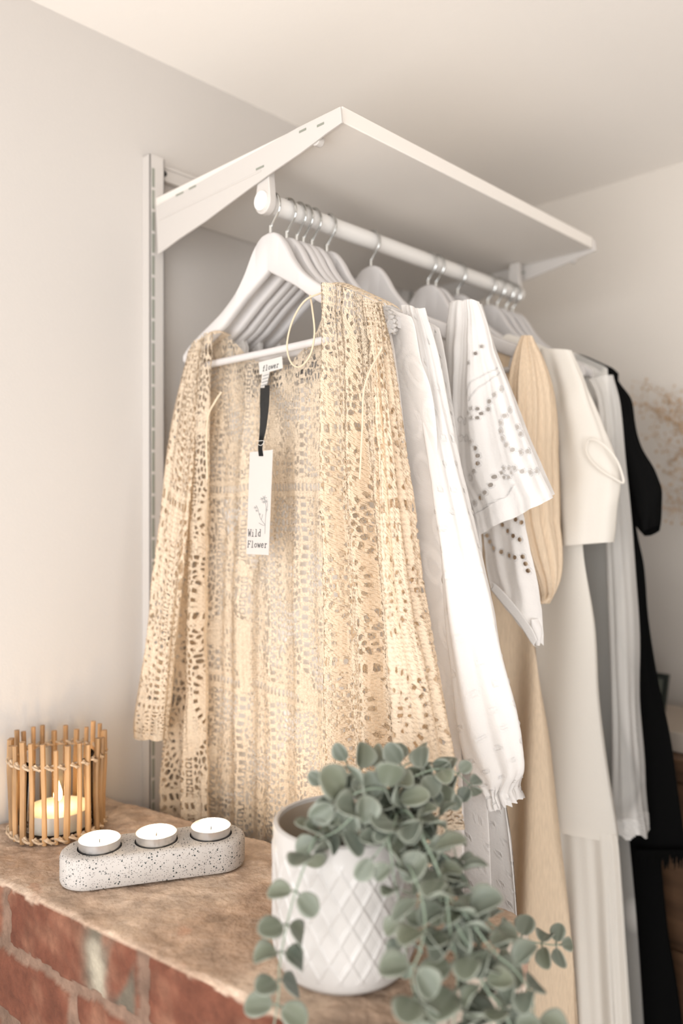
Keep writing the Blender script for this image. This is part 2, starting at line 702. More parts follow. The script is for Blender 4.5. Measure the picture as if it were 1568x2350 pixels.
def ledge_color(P, N_):
    x, y, z = P[:, 0], P[:, 1], P[:, 2]
    n = len(P)
    sand = np.array([0.36, 0.255, 0.185])
    sand2 = np.array([0.50, 0.385, 0.295])
    red = np.array([0.125, 0.046, 0.028])
    red2 = np.array([0.195, 0.092, 0.058])
    grey = np.array([0.105, 0.088, 0.066])
    pale = np.array([0.30, 0.265, 0.205])
    a = ss(vnoise(x, y, z, 3, 5, 5.0), -0.9, 0.9)[:, None]
    top = sand * (1 - a) + sand2 * a
    rp = ss(vnoise(x, y, z, 9, 4, 9.0), 1.2, 1.7)[:, None] * 0.4
    top = top * (1 - rp) + np.array([0.40, 0.20, 0.13]) * rp
    dk = ss(vnoise(x, y, z, 19, 4, 11.0), 1.3, 1.7)[:, None] * 0.4
    top = top * (1 - dk) + np.array([0.20, 0.16, 0.13]) * dk
    # front and side faces: courses 75 mm high with 12 mm sandy joints
    e = (QB - QA) / np.linalg.norm(QB - QA)
    s = (x - QA[0]) * e[0] + (y - QA[1]) * e[1]
    d = LZ - z
    wob = 0.004 * vnoise(x, y, z, 5, 3, 14.0)
    crs = np.floor((d + wob + 0.003) / 0.078)
    dd = (d + wob + 0.003) - crs * 0.078
    off = np.where(crs % 2 == 0, 0.182, 0.075)
    ss_ = (s + wob * 1.5 - off)
    bi = np.floor(ss_ / 0.222)
    bs = ss_ - bi * 0.222
    joint = (dd > 0.066) | (bs > 0.205)
    h = np.abs(np.sin(bi * 12.9898 + crs * 78.233) * 43758.5453) % 1.0
    a2 = ss(vnoise(x, y, z, 11, 4, 8.0), -0.5, 0.9)[:, None]
    br = red * (1 - a2) + red2 * a2
    isg = ((h > 0.62) & (crs > 0))[:, None]
    br = np.where(isg, grey * (0.8 + 0.4 * a2), br)
    # grey weathering and the pale lime run on the first full brick
    gx = ss(s, 0.295, 0.325) * (1 - ss(s, 0.380, 0.390)) * (crs == 0)
    gx = gx * ss(vnoise(x, y, z, 23, 3, 10.0), -0.9, 0.1)
    br = br * (1 - gx[:, None]) + grey * gx[:, None]
    px_ = np.exp(-((s - 0.326 - 0.20 * np.maximum(d - 0.03, 0)) / 0.012) ** 2) * ss(d, 0.006, 0.02) * (1 - ss(d, 0.066, 0.072))
    px_ = np.clip(px_ * (1.2 + 0.5 * vnoise(x, y, z, 29, 3, 14.0)), 0, 1)[:, None]
    br = br * (1 - px_) + pale * px_
    st = ss(vnoise(x * 2, y * 2, z * 0.3, 31, 3, 16.0), 1.2, 1.5)[:, None] * 0.5
    br = br * (1 - st) + pale * st
    mort = np.array([0.185, 0.118, 0.085]) * (0.85 + 0.3 * a)
    fc = np.where(joint[:, None], mort, br)
    side = np.array([0.60, 0.52, 0.44]) * (0.85 + 0.25 * a2)
    sr = ss(vnoise(x, y, z, 41, 3, 7.0), 0.5, 1.1)[:, None] * 0.5
    side = side * (1 - sr) + np.array([0.48, 0.22, 0.13]) * sr
    topw = ss(N_[:, 2] + 0.06 * vnoise(x, y, z, 51, 3, 20.0), 0.45, 0.6)[:, None]
    topw = np.maximum(topw, ss(-d + 0.003 * vnoise(x, y, z, 53, 3, 20.0), -0.004, -0.001)[:, None])
    sidew = ss(N_[:, 0], 0.5, 0.7)[:, None]
    c = fc * (1 - sidew) + side * sidew
    c = c * (1 - topw) + top * topw
    return c, joint & (N_[:, 2] < 0.5)


def build_ledge():
    # perimeter of the plan with rounded corners, rings from the top centre outwards and then down
    cor = [QA, QB, QC, QD]
    per = []
    for i in range(4):
        a, b, c = cor[i - 1], cor[i], cor[(i + 1) % 4]
        r = 0.012 if i not in (2,) else 0.035
        if i in (0, 3):
            r = 0.002
        d1 = (a - b) / np.linalg.norm(a - b)
        d2 = (c - b) / np.linalg.norm(c - b)
        for t in np.linspace(0, 1, 7):
            p = (1 - t) ** 2 * (b + d1 * r) + 2 * t * (1 - t) * b + t * t * (b + d2 * r)
            per.append(p)
    per = np.array(per + [per[0]])
    seg = np.linalg.norm(np.diff(per, axis=0), axis=1)
    cum = np.concatenate([[0], np.cumsum(seg)])
    n = 820
    tt = np.linspace(0, cum[-1], n, endpoint=False)
    ring = np.stack([np.interp(tt, cum, per[:, 0]), np.interp(tt, cum, per[:, 1])], 1)
    tan = np.roll(ring, -1, 0) - np.roll(ring, 1, 0)
    tan /= np.linalg.norm(tan, axis=1)[:, None]
    nrm = np.stack([tan[:, 1], -tan[:, 0]], 1)
    # spine: line through the middle, so rings keep fine quads
    cen0, cen1 = (QA + QD) / 2 + np.array([0.1, 0.01]), (QB + QC) / 2 - np.array([0.1, 0.01])
    ax = (cen1 - cen0)
    L2 = ax @ ax
    k = np.clip(((ring - cen0) @ ax) / L2, 0, 1)
    spine = cen0 + k[:, None] * ax
    P, Nn = [], []
    rows = []
    er = 0.007
    for f in np.linspace(0, 1, 62)[:-1]:
        xy = spine + (ring - nrm * er - spine) * f
        rows.append((xy, np.full(n, LZ), np.tile([0, 0, 1.0], (n, 1))))
    for t in np.linspace(0, math.pi / 2, 5):
        xy = ring - nrm * er + nrm * er * math.sin(t)
        zz = np.full(n, LZ - er + er * math.cos(t))
        nn = np.concatenate([nrm * math.sin(t), np.full((n, 1), math.cos(t))], 1)
        rows.append((xy, zz, nn))
    for z in list(np.arange(LZ - er - 0.0025, LZ - 0.28, -0.0025)) + list(np.arange(LZ - 0.3, 0.0, -0.03)) + [0.0]:
        nn = np.concatenate([nrm, np.zeros((n, 1))], 1)
        rows.append((ring, np.full(n, z), nn))
    P = np.concatenate([np.concatenate([a, b[:, None]], 1) for a, b, c in rows])
    Nn = np.concatenate([c for a, b, c in rows])
    col, joint = ledge_color(P, Nn)
    x, y, z = P.T
    disp = 0.0012 * vnoise(x, y, z, 61, 4, 8.0) + 0.0007 * vnoise(x, y, z, 62, 3, 40.0)
    edge = np.exp(-((LZ - z) / 0.012) ** 2) * (np.abs(Nn[:, 2]) < 0.999)
    disp -= edge * 0.003 * np.clip(vnoise(x, y, z, 63, 3, 14.0), 0, 2)
    crack = ss(vnoise(x, y * 1.2, z, 64, 3, 7.0), 1.15, 1.3) * (Nn[:, 2] > 0.9)
    disp -= crack * 0.0008
    col = col * (1 - 0.22 * (crack * (Nn[:, 2] > 0.9))[:, None])
    disp = np.where(joint, disp - 0.003, disp)
    disp = np.where((Nn[:, 2] > 0.9), np.minimum(disp, 0.0012), disp)
    P = P + Nn * disp[:, None]
    P[:, 0] = np.maximum(P[:, 0], 0.001)
    P[:, 2] = np.maximum(P[:, 2], 0.0)
    R = len(rows)
    i, j = np.meshgrid(np.arange(R - 1), np.arange(n), indexing='ij')
    a = i * n + j
    b = i * n + (j + 1) % n
    Fq = np.stack([a, a + n, b + n, b], -1).reshape(-1, 4)
    me = np_mesh('brick_ledge', P, Fq, {'Col': col})
    return link('brick_ledge', me, M['brick'], label='weathered red brick ledge topped with sandy mortar under the candles and pot', cat='ledge')


build_ledge()

# ------------------------------------------------------------------ shelf, brackets, wall tracks, hanging rail
RX, RZ = 0.263, CAM[2] + 0.39            # hanging rail centre
YN, YF = 0.651, 1.256                    # near and far end of the shelf
SB, ST = CAM[2] + 0.443, CAM[2] + 0.4615
m = MB()
m.box(0.012, 0.401, YN, YF, SB, ST)
m.build('shelf_board', M['shelf'], bevel=0.0012, label='white shelf board over the clothes rail, below the ceiling', cat='shelf')

t = empty('suspension_track', (0.006, 0.63, CAM[2] + 0.506), 'white horizontal wall track with a dark screw hole, above the shelf', 'track')
m = MB()
m.box(0.0, 0.010, 0.655, 1.272, CAM[2] + 0.4965, CAM[2] + 0.5155)
m.box(0.0, 0.0125, 0.655, 1.272, CAM[2] + 0.5135, CAM[2] + 0.5175)
m.box(0.0, 0.0125, 0.655, 1.272, CAM[2] + 0.4945, CAM[2] + 0.4985)
m.build('track_channel', M['white_metal'], t, bevel=0.0006)
for yy in (0.672, 0.95, 1.22):
    m = MB()
    m.tube([(0.0095, yy, CAM[2] + 0.506), (0.0112, yy, CAM[2] + 0.506)], 0.0038, 14)
    m.build('screw_hole', M['hole'], t)


def upright(y0, label):
    t = empty('wall_upright', (0.0, y0 + 0.0125, 0.25), label, 'upright', 'wall uprights holding the shelf')
    zt, zb = CAM[2] + 0.523, 0.25
    m = MB()
    d = 0.0205
    m.box(0.0, d, y0, y0 + 0.002, zb, zt)
    m.box(0.0, d, y0 + 0.023, y0 + 0.025, zb, zt)
    m.box(d - 0.002, d, y0, y0 + 0.025, zb, zt)
    m.build('channel', M['white_metal'], t, bevel=0.0005)
    m = MB()
    z = zt - 0.02
    while z > zb + 0.03:
        m.box(d - 0.001, d + 0.0004, y0 + 0.0035, y0 + 0.0080, z - 0.0275, z)
        z -= 0.032
    m.build('slot_column', M['dark_slot'], t, smooth=False)
    return t


upright(0.640, 'slotted white upright on the wall behind the cream crochet cardigan')
upright(1.238, 'slotted white upright on the wall at the far end of the shelf')


def bracket(dy, label):
    t = empty('shelf_bracket', (0.0, 0.645 + dy, SB), label, 'bracket', 'white shelf brackets')
    px = [(357, 473), (430, 433), (500, 394), (600, 340), (682, 293), (781, 244), (784, 281), (748, 306), (722, 326), (690, 350),
          (612, 403), (540, 456), (470, 508), (410, 548), (362, 584)]
    poly = [onp(u, v, 0.645) for u, v in px]
    poly = [(max(x, 0.0208), min(z, ST - 0.0002)) for x, z in poly]
    m = MB()
    m.prism([(x, z) for x, z in poly], 1, 0.645 + dy, 0.6478 + dy)
    m.build('bracket_plate', M['white_metal'], t, bevel=0.0006)
    for (u0, v0, u1, v1) in ((404, 449, 421, 441), (434, 434, 450, 426), (588, 389, 606, 381), (687, 303, 703, 296), (728, 290, 744, 282)):
        a, b = onp(u0, v0, 0.645), onp(u1, v1, 0.645)
        m = MB()
        m.box(a[0], b[0], 0.6446 + dy, 0.6455 + dy, (a[1] + b[1]) / 2 - 0.0013, (a[1] + b[1]) / 2 + 0.0013)
        m.build('bracket_slot', M['dark_slot'], t, smooth=False)
    c = onp(727, 323, 0.65)
    m = MB()
    m.tube([(c[0], 0.6478 + dy, c[1]), (c[0], 0.657 + dy, c[1])], 0.0062, 20)
    m.build('locking_pin', M['white_metal'], t, bevel=0.0008)
    # lower flange line pressed into the plate
    a, b = onp(366, 505, 0.645), onp(600, 392, 0.645)
    m = MB()
    m.tube([(a[0], 0.645 + dy, a[1]), (b[0], 0.645 + dy, b[1])], 0.0012, 8)
    m.build('pressed_rib', M['white_metal'], t)
    return t


bracket(0.0, 'white metal shelf bracket at the front end, above the cardigan')
bracket(1.2575 - 0.645, 'white metal shelf bracket at the far end of the shelf')

t = empty('clothes_rail', (RX, 0.655, RZ), 'round white clothes rail slung under the shelf, carrying the hangers', 'clothes rail')
m = MB()
m.tube([(RX, 0.645, RZ), (RX, 1.250, RZ)], 0.0122, 40)
m.build('rail_tube', M['rail_white'], t, bevel=0.001)
for y0 in (0.6570, 1.2365):
    m = MB()
    pts = []
    for k in range(19):
        a = math.pi * (1.0 + k / 18.0)
        pts.append((RX + 0.0148 * math.cos(a), RZ + 0.0158 * math.sin(a)))
    pts += [(RX + 0.0115, RZ + 0.03), (RX + 0.0115, SB - 0.001), (RX - 0.0065, SB - 0.001), (RX - 0.0095, RZ + 0.03)]
    m.prism([(x, z) for x, z in pts], 1, y0 - 0.008, y0 + 0.003)
    m.build('rail_holder', M['white_metal'], t, bevel=0.0012)

# ------------------------------------------------------------------ hangers
HX = [0.0, 0.012, 0.022, 0.032, 0.045, 0.064, 0.09, 0.11, 0.14, 0.165, 0.178]
HZ = [-0.037, -0.0392, -0.0465, -0.059, -0.079, -0.100, -0.1185, -0.129, -0.143, -0.156, -0.166]
HBX = [0.0, 0.05, 0.09, 0.13, 0.165, 0.178]
HB = [-0.086, -0.114, -0.141, -0.160, -0.176, -0.179]


def htop(s):
    return np.interp(np.abs(s), HX, HZ)


hanger_master = {}


def make_hanger(parent_loc, label, rz=0.0):
    t = empty('wooden_hanger', parent_loc, label, 'hanger', 'white wooden hangers on the rail', rz)
    if not hanger_master:
        n = 60
        S = np.linspace(-0.178, 0.178, 2 * n + 1)
        top = smooth_path([(x, z) for x, z in zip(HX, HZ)], 120)
        bot = np.array([(x, z) for x, z in zip(HBX, HB)])
        m = MB()
        vs, fs = [], []
        th = 0.0062
        for s in S:
            zt = np.interp(abs(s), top[:, 0], top[:, 1])
            zb = np.interp(abs(s), bot[:, 0], bot[:, 1])
            c = 0.003 * (abs(s) / 0.178) ** 2      # arms bow gently forward
            r = 0.0035
            for (yy, zz) in ((-th, zt - r), (-th + r * .4, zt - r * .35), (-th + r, zt), (th - r, zt), (th - r * .4, zt - r * .35), (th, zt - r),
                             (th, zb + r), (th - r * .4, zb + r * .35), (th - r, zb), (-th + r, zb), (-th + r * .4, zb + r * .35), (-th, zb + r)):
                vs.append((s, yy - c, zz))
        q = 12
        for i in range(len(S) - 1):
            for k in range(q):
                a, b = i * q + k, i * q + (k + 1) % q
                fs.append((a, b, b + q, a + q))
        fs.append(tuple(range(q)))
        fs.append(tuple(len(vs) - 1 - k for k in range(q)))
        m.add(vs, fs)
        ob = m.build('hanger_body', M['hanger'])
        m = MB()
        m.tube([(-0.152, -0.002, -0.187), (0.0, 0.0, -0.187), (0.152, -0.002, -0.187)], 0.0048, 14)
        for sg in (-1, 1):
            m.tube([(sg * 0.150, -0.002, -0.187), (sg * 0.156, -0.0022, -0.165)], 0.0046, 12)
        oc = m.build('crossbar', M['hanger'])
        m = MB()
        R = 0.0178
        cz = 0.0122 + 0.0018 - R
        pts = [(0, 0, -0.050), (0, 0, -0.033), (0.0012, 0, -0.028)]
        for k in range(0, 19):
            a = math.radians(-52 + k * (232 / 18.0))
            pts.append((R * math.cos(a), 0, cz + R * math.sin(a)))
        m.tube(pts, 0.00165, 8)
        m.tube([(0, 0, -0.0405), (0, 0, -0.0275)], 0.0026, 10)
        oh = m.build('hook', M['chrome'])
        for o in (ob, oc, oh):
            hanger_master[o.name] = o
            o.parent = t
        return t
    for o in hanger_master.values():
        c = o.copy()
        COL.objects.link(c)
        c.parent = t
    return t


HY = {'a': 0.6625, 'b': 0.6898, 'c': 0.7074, 'd': 0.7195, 'e': 0.7350, 'f': 0.7628, 'g': 0.852, 'h': 0.9846, 'i': 1.0045,
      'j': 1.0625, 'k': 1.149, 'l': 1.178, 'm': 1.206, 'n': 1.2275}
HL = {'a': 'frontmost white wooden hanger, inside the cream crochet cardigan',
      'b': 'white wooden hanger holding the ruffle strapped white camisole',
      'c': 'white wooden hanger holding the white tulle and lace dress',
      'd': 'white wooden hanger squeezed between the lace dress and the dotted dress',
      'e': 'white wooden hanger holding the dotted white dress with gathered cuff',
      'f': 'white wooden hanger just in front of the wide gap before the eyelet kaftan',
      'g': 'lone white wooden hanger holding the white eyelet kaftan',
      'h': 'white wooden hanger holding the tan balloon sleeved dress',
      'i': 'white wooden hanger directly behind the tan dress hanger',
      'j': 'white wooden hanger holding the off-white tiered dress',
      'k': 'white wooden hanger between the off-white dress and the sheer lace dress',
      'l': 'white wooden hanger holding the sheer long sleeved lace dress',
      'm': 'white wooden hanger holding the black short sleeved dress',
      'n': 'last white wooden hanger at the far rail end, holding the black fringed shawl'}
HR = {k: 0.0 for k in HY}
HR.update({'f': 0.02, 'h': 0.01, 'i': 0.01})
for k in HY:
    make_hanger((RX, HY[k], RZ), HL[k], HR[k])


# ------------------------------------------------------------------ cloth surfaces
def curve_xz(px, Yf):
    P = np.array([onp(u, v, Yf(v) if callable(Yf) else Yf) for u, v in px])
    n = 90
    P = smooth_path(P, n)
    o = np.argsort(-P[:, 1])
    P = P[o]
    return P[:, 0], P[:, 1]


def grid_faces(nr, nc, wrap=False):
    i, j = np.meshgrid(np.arange(nr - 1), np.arange(nc if wrap else nc - 1), indexing='ij')
    a = i * nc + j
    b = i * nc + (j + 1) % nc
    return np.stack([a, b, b + nc, a + nc], -1).reshape(-1, 4)


def finish(name, P, Fq, attrs, mat, parent, cut=None, label=None, thick=0.0):
    if cut is not None:
        m_ = cut[Fq].max(axis=1) > 0
        Fq = Fq[m_]
        used = np.zeros(len(P), bool)
        used[Fq.ravel()] = True
        idx = np.cumsum(used) - 1
        P = P[used]
        Fq = idx[Fq]
        attrs = {k: v[used] for k, v in attrs.items()}
    me = np_mesh(name, P, Fq, attrs)
    o = link(name, me, mat, parent, label=label)
    if thick:
        s = o.modifiers.new('thickness', 'SOLIDIFY')
        s.thickness = thick
        s.offset = 0
    return o


def zfun(Yf, z):
    return Yf(z) if callable(Yf) else Yf


def sheet(name, L, R, Y, mat, parent, step=0.004, top=None, wfun=None, pat=None, full=1.12, Ycv=None, zbl=None, zbr=None, hem=None, label=None, dx=None,
          thick=0.0):
    """open piece of cloth: L, R are its side edges, top its upper edge (sight-line coordinates met with the plane y = Y)"""
    Yc = Ycv if Ycv is not None else Y
    lx, lz = curve_xz(L, Yc)
    rx, rz = curve_xz(R, Yc)
    zt_l, zt_r = lz[0], rz[0]
    zb_l = lz[-1] if zbl is None else zbl
    zb_r = rz[-1] if zbr is None else zbr
    wch = np.mean(np.interp(np.linspace(zb_l, zt_l, 20), rz[::-1], rx[::-1]) - np.interp(np.linspace(zb_l, zt_l, 20), lz[::-1], lx[::-1]))
    W = wch * full
    H = max(zt_l, zt_r) - min(zb_l, zb_r)
    nc = max(8, int(W / step))
    nr = max(8, int(H / step))
    A, B = np.meshgrid(np.linspace(0, 1, nc), np.linspace(0, 1, nr))
    x0 = lx[0] + (rx[0] - lx[0]) * A[0]
    if top is not None:
        T = np.array([onp(u, v, Y if not callable(Y) else Y(v)) for u, v in top])
        T = T[np.argsort(T[:, 0])]
        zt = np.interp(x0, T[:, 0], T[:, 1])
    else:
        zt = zt_l + (zt_r - zt_l) * A[0]
    zb = zb_l + (zb_r - zb_l) * A[0]
    if hem is not None:
        zb = zb + hem(A[0] * W)
    Z = zt[None, :] * (1 - B) + zb[None, :] * B
    xl = np.interp(Z, lz[::-1], lx[::-1])
    xr = np.interp(Z, rz[::-1], rx[::-1])
    X = xl + (xr - xl) * A
    U, V = A * W, (max(zt_l, zt_r) - Z)
    wv = wfun(A, B, X, Z) if wfun else np.zeros(X.shape)
    YY = (Yc if not callable(Yc) else np.vectorize(lambda z: Yc(1175 + (CAM[2] - z) * F / 1.1))(Z)) + wv
    if dx is not None:
        X = X + dx(A, B, X, Z)
    attrs, cut = {}, None
    if pat is not None:
        mk, rel, extra = pat(U.ravel(), V.ravel(), X.ravel(), Z.ravel(), A.ravel(), B.ravel())
        if mk is not None:
            attrs['mask'] = mk
            cut = mk
        if rel is not None:
            attrs['relief'] = rel
            YY = YY - 0.0010 * rel.reshape(YY.shape)
        for k, v in extra.items():
            attrs[k] = v
    P = np.stack([X, YY, Z], -1).reshape(-1, 3)
    return finish(name, P, grid_faces(nr, nc), attrs, mat, parent, cut, label, thick)


def tube(name, L, R, Y, T, mat, parent, step=0.004, wrinkle=None, pat=None, zbl=None, zbr=None, topcap=True, label=None, gather=None, sh=None,
         n_th=None, thick=0.0):
    """sleeve: closed tube between two silhouettes; T(b) is its half depth"""
    Yf = Y if callable(Y) else (lambda v: Y)
    n = 90
    LP = np.array([(*onp(u, v, Yf(v)), Yf(v)) for u, v in L])
    RP = np.array([(*onp(u, v, Yf(v)), Yf(v)) for u, v in R])
    LP, RP = smooth_path(LP, n), smooth_path(RP, n)
    length = np.sum(np.linalg.norm(np.diff((LP + RP) / 2, axis=0)[:, :2], axis=1))
    nr = max(8, int(length / step))
    bb = np.linspace(0, 1, nr)
    ii = np.linspace(0, 1, n)
    LL = np.stack([np.interp(bb, ii, LP[:, k]) for k in range(3)], 1)
    RR = np.stack([np.interp(bb, ii, RP[:, k]) for k in range(3)], 1)
    C = (LL + RR) / 2
    hv = (RR - LL) / 2
    half = np.linalg.norm(hv[:, :2], axis=1)
    Tb = np.array([T(b) for b in bb])
    Aeff = np.sqrt(np.maximum(half ** 2 - (0.93 * Tb) ** 2, (0.35 * half) ** 2))
    sc = Aeff / np.maximum(half, 1e-6)
    circ = 2 * math.pi * np.mean(np.sqrt((Aeff ** 2 + Tb ** 2) / 2))
    nc = n_th or max(24, int(circ / step))
    Tb = Tb + np.zeros(nr)
    th = np.linspace(0, 2 * math.pi, nc, endpoint=False)
    TH, B = np.meshgrid(th, bb)
    cx, sx = np.cos(TH), np.sin(TH)
    X = C[:, 0:1] + hv[:, 0:1] * sc[:, None] * cx
    Z = C[:, 1:2] + hv[:, 1:2] * sc[:, None] * cx
    Yy = C[:, 2:3] + Tb[:, None] * sx
    U = (TH + math.pi) / (2 * math.pi) * circ
    V = B * length
    if wrinkle is not None:
        dr = wrinkle(TH, B)
        X = X + cx * dr
        Yy = Yy + sx * dr
    if sh is not None:
        Z = Z + sh(TH, B)
    attrs, cut = {}, None
    if pat is not None:
        mk, rel, extra = pat(U.ravel(), V.ravel(), X.ravel(), Z.ravel(), (TH / 6.2832).ravel(), B.ravel())
        if mk is not None:
            attrs['mask'] = mk
            cut = mk
        if rel is not None:
            attrs['relief'] = rel
            r_ = 0.0010 * rel.reshape(X.shape)
            X = X + cx * r_
            Yy = Yy + sx * r_
        attrs.update(extra)
    P = np.stack([X, Yy, Z], -1).reshape(-1, 3)
    return finish(name, P, grid_faces(nr, nc, True), attrs, mat, parent, cut, label, thick)


def body(name, Rpx, Y, T, mat, parent, zbot, amp=0.010, nf=7, seed=1, neck=0.13, neckd=0.12, step=0.005, pat=None, s0=0.185, tilt=0.0, lim=None, drop=0.004,
         label=None, Lhalf=None, hemf=None, thick=0.0):
    """front and back of a dress as one closed piece: follows the hanger on top, open at neck and hem"""
    rx, rz = curve_xz(Rpx, Y)
    n = 60
    r = np.random.RandomState(seed)
    nc = int(2 * (2 * 0.22) * 1.2 / step)
    th = np.linspace(0, 2 * math.pi, nc, endpoint=False)
    # even spread over the width
    H = (RZ - 0.12) - zbot
    nr = int(H / step)
    bb = np.linspace(0, 1, nr)
    TH, B = np.meshgrid(th, bb)
    c = np.cos(TH)
    c = np.sign(c) * (1 - (1 - np.abs(c)) ** 0.85)
    s_ = np.sin(TH)
    stop = c * s0
    zt = RZ + np.interp(np.abs(stop), [0, 0.09, 0.14, 0.178, 0.19], [-0.100, -0.1175, -0.142, -0.165, -0.176]) + drop
    nd = neckd * ss(np.cos(np.clip(stop / neck, -1, 1) * math.pi / 2), 0.0, 0.85)
    zt = zt - nd - np.where(np.abs(stop) > neck, 0, 0.0)
    
    Z = zt * (1 - B) + zbot * B
    hw = np.interp(Z, rz[::-1], rx[::-1]) - RX
    hl = hw if Lhalf is None else np.minimum(hw, np.interp(Z, Lhalf[0], Lhalf[1]))
    hl = np.minimum(hl, RX - 0.035)
    X = RX + np.where(c > 0, c * hw, c * hl)
    depth = T * (0.35 + 0.65 * ss(B, 0, 0.25))
    W = s_ * depth
    ph = r.rand(6) * 6.28
    fo = 0
    for k in range(3):
        fr = nf * (1 + 0.37 * k) * (0.9 + 0.2 * r.rand())
        fo = fo + np.sin((X - RX) / 0.2 * fr * 1.3 + ph[k] + 1.2 * B * (k + 1) + 1.1 * (s_ > 0)) / (1 + k)
    W = W + amp * fo * ss(B, 0.02, 0.5) * (1 - np.abs(c) ** 6 * 0.3)
    if lim is not None:
        W = np.clip(W, lim[0], lim[1])
    Yy = Y + W
    U = (c + 1) * 0.22
    V = B * H
    if hemf is not None:
        Z = Z + hemf(U, B)
    attrs, cut = {}, None
    if pat is not None:
        mk, rel, extra = pat(U.ravel(), V.ravel(), X.ravel(), Z.ravel(), c.ravel(), B.ravel())
        if mk is not None:
            attrs['mask'] = mk
            cut = mk
        if rel is not None:
            attrs['relief'] = rel
            Yy = Yy + np.sign(s_) * 0.0008 * rel.reshape(Yy.shape)
        attrs.update(extra)
    P = np.stack([X, Yy, Z], -1).reshape(-1, 3)
    return finish(name, P, grid_faces(nr, nc, True), attrs, mat, parent, cut, label, thick)


# ---- openwork pattern of the crochet
def voro(u, v, cw, ch, seed):
    """distance-to-edge of a jittered grid of cells, cell size cw x ch"""
    x, y = u / cw, v / ch
    ix, iy = np.floor(x).astype(int), np.floor(y).astype(int)
    best = np.full(len(u), 1e9)
    sec = np.full(len(u), 1e9)
    for dx in (-1, 0, 1):
        for dy in (-1, 0, 1):
            cx_, cy_ = ix + dx, iy + dy
            h1 = np.abs(np.sin(cx_ * 127.1 + cy_ * 311.7 + seed) * 43758.5453) % 1.0
            h2 = np.abs(np.sin(cx_ * 269.5 + cy_ * 183.3 + seed * 1.7) * 24634.6345) % 1.0
            px_ = cx_ + 0.5 + (h1 - 0.5) * 0.62 + 0.5 * (cy_ % 2)
            py_ = cy_ + 0.5 + (h2 - 0.5) * 0.62
            d = np.hypot(x - px_, y - py_)
            nb = d < best
            sec = np.where(nb, best, np.minimum(sec, d))
            best = np.minimum(best, d)
    return (sec - best), best


def crochet(seed=0, pu=0.078, pv=0.150, u0=0.0, v0=0.0, edge=None, open_=1.0, net=0.34):
    def f(U, V, X, Z, A, B):
        n = len(U)
        wx = 0.0022 * vnoise(U, V, 0, seed + 70, 2, 14.0)
        wy = 0.0028 * vnoise(U, V, 0, seed + 71, 2, 12.0)
        u, v = (U + wx) * 1.15 + u0, (V + wy) * 1.15 + v0
        ci = np.floor(u / pu)
        vv = v + pv * 0.5 * (ci % 2)
        ri = np.floor(vv / pv)
        x = u - (ci + 0.5) * pu
        y = vv - (ri + 0.5) * pv
        # net between the motifs (hexagon-like meshes, some larger)
        e1, b1 = voro(u, v, 0.0068, 0.0100, seed + 3.1)
        m = net - e1                                   # solid near cell borders
        m = np.where(vnoise(u, v, 0, seed + 5, 2, 11.0) > 0.75, np.maximum(m, 0.22 - b1 * 0.55), m)
        big, _ = voro(u, v, 0.0100, 0.024, seed + 8.2)
        reg = vnoise(u, v, 0, seed + 9, 2, 7.0)
        m = np.where(reg < -0.85, 0.22 - big, m)
        # oval medallion
        rho = np.hypot(x / 0.0215, y / 0.042)
        th = np.arctan2(y / 0.042, x / 0.0215)
        lad = np.cos(th * 24)
        lad2 = np.cos(th * 14)
        ladx = np.cos(y / 0.0045 * math.pi)
        med = np.full(n, 0.3)
        ring = np.abs(rho - 1.17) < 0.13
        med = np.where(ring, np.maximum(lad * 0.5 + 0.12, (np.abs(rho - 1.17) - 0.11) * 4), med)
        inr = np.abs(rho - 0.62) < 0.10
        med = np.where(inr, np.maximum(lad2 * 0.5 + 0.10, (np.abs(rho - 0.62) - 0.085) * 4), med)
        core = rho < 0.40
        med = np.where(core, np.maximum.reduce([ladx * 0.4 - 0.12, 0.0018 * 220 - np.abs(x) * 220, (rho - 0.36) * 5]), med)
        alt = (np.abs(np.sin(ci * 12.9 + ri * 78.2) * 43758.5) % 1.0)
        inside = rho < 1.36
        m = np.where(inside, med, m)
        # ladder strips between columns of medallions
        xs = np.abs(np.abs(x) - pu / 2)
        strip = xs < 0.0068
        st = np.maximum(np.cos(v / 0.0062 * math.pi) * 0.5 - 0.08, (xs - 0.0042) * 140)
        sp = np.maximum(0.3 - np.hypot((xs) / 0.0035, (np.mod(v, 0.0125) - 0.00625) / 0.0035) * 0.35, (xs - 0.0045) * 140)
        spk = np.maximum(sp, np.cos(v / 0.00625 * math.pi) - 0.75)
        m = np.where(strip, np.where(alt > 0.5, st, spk), m)
        # bands across
        vb = np.mod(V + v0 + 0.05 + 0.006 * vnoise(U, 0 * V, 0, seed + 12, 2, 6.0), 0.262)
        band = vb < 0.024
        bd = np.maximum(np.cos(u / 0.0034 * math.pi) * 0.5 - 0.05, (np.abs(vb - 0.012) - 0.0048) * 120)
        m = np.where(band, bd, m)
        # firmer areas of solid stitches
        dens = vnoise(u, v, 0, seed + 15, 2, 9.0)
        m = np.where((dens > 0.55) & ~inside, np.maximum(m, 0.12), m)
        m = m + (1 - open_) * 0.6
        if edge is not None:
            m = edge(m, U, V, A, B)
        m = m + 0.05 * np.sin(U / 0.0021 * 6.283 + 4 * np.sin(V * 310)) * np.sin(V / 0.0023 * 6.283 + 4 * np.sin(U * 290)) + 0.03 * vnoise(U, V, 0, seed + 33, 2, 160.0)
        rel = np.sqrt(np.clip(m, 0, 0.3) / 0.3) * 1.2
        rel = rel + 0.45 * np.sin(U / 0.0013 * math.pi / 1.3 + 2 * np.sin(V * 900)) * np.sin(V / 0.0013 * math.pi / 1.3)
        return m, rel, {}
    return f


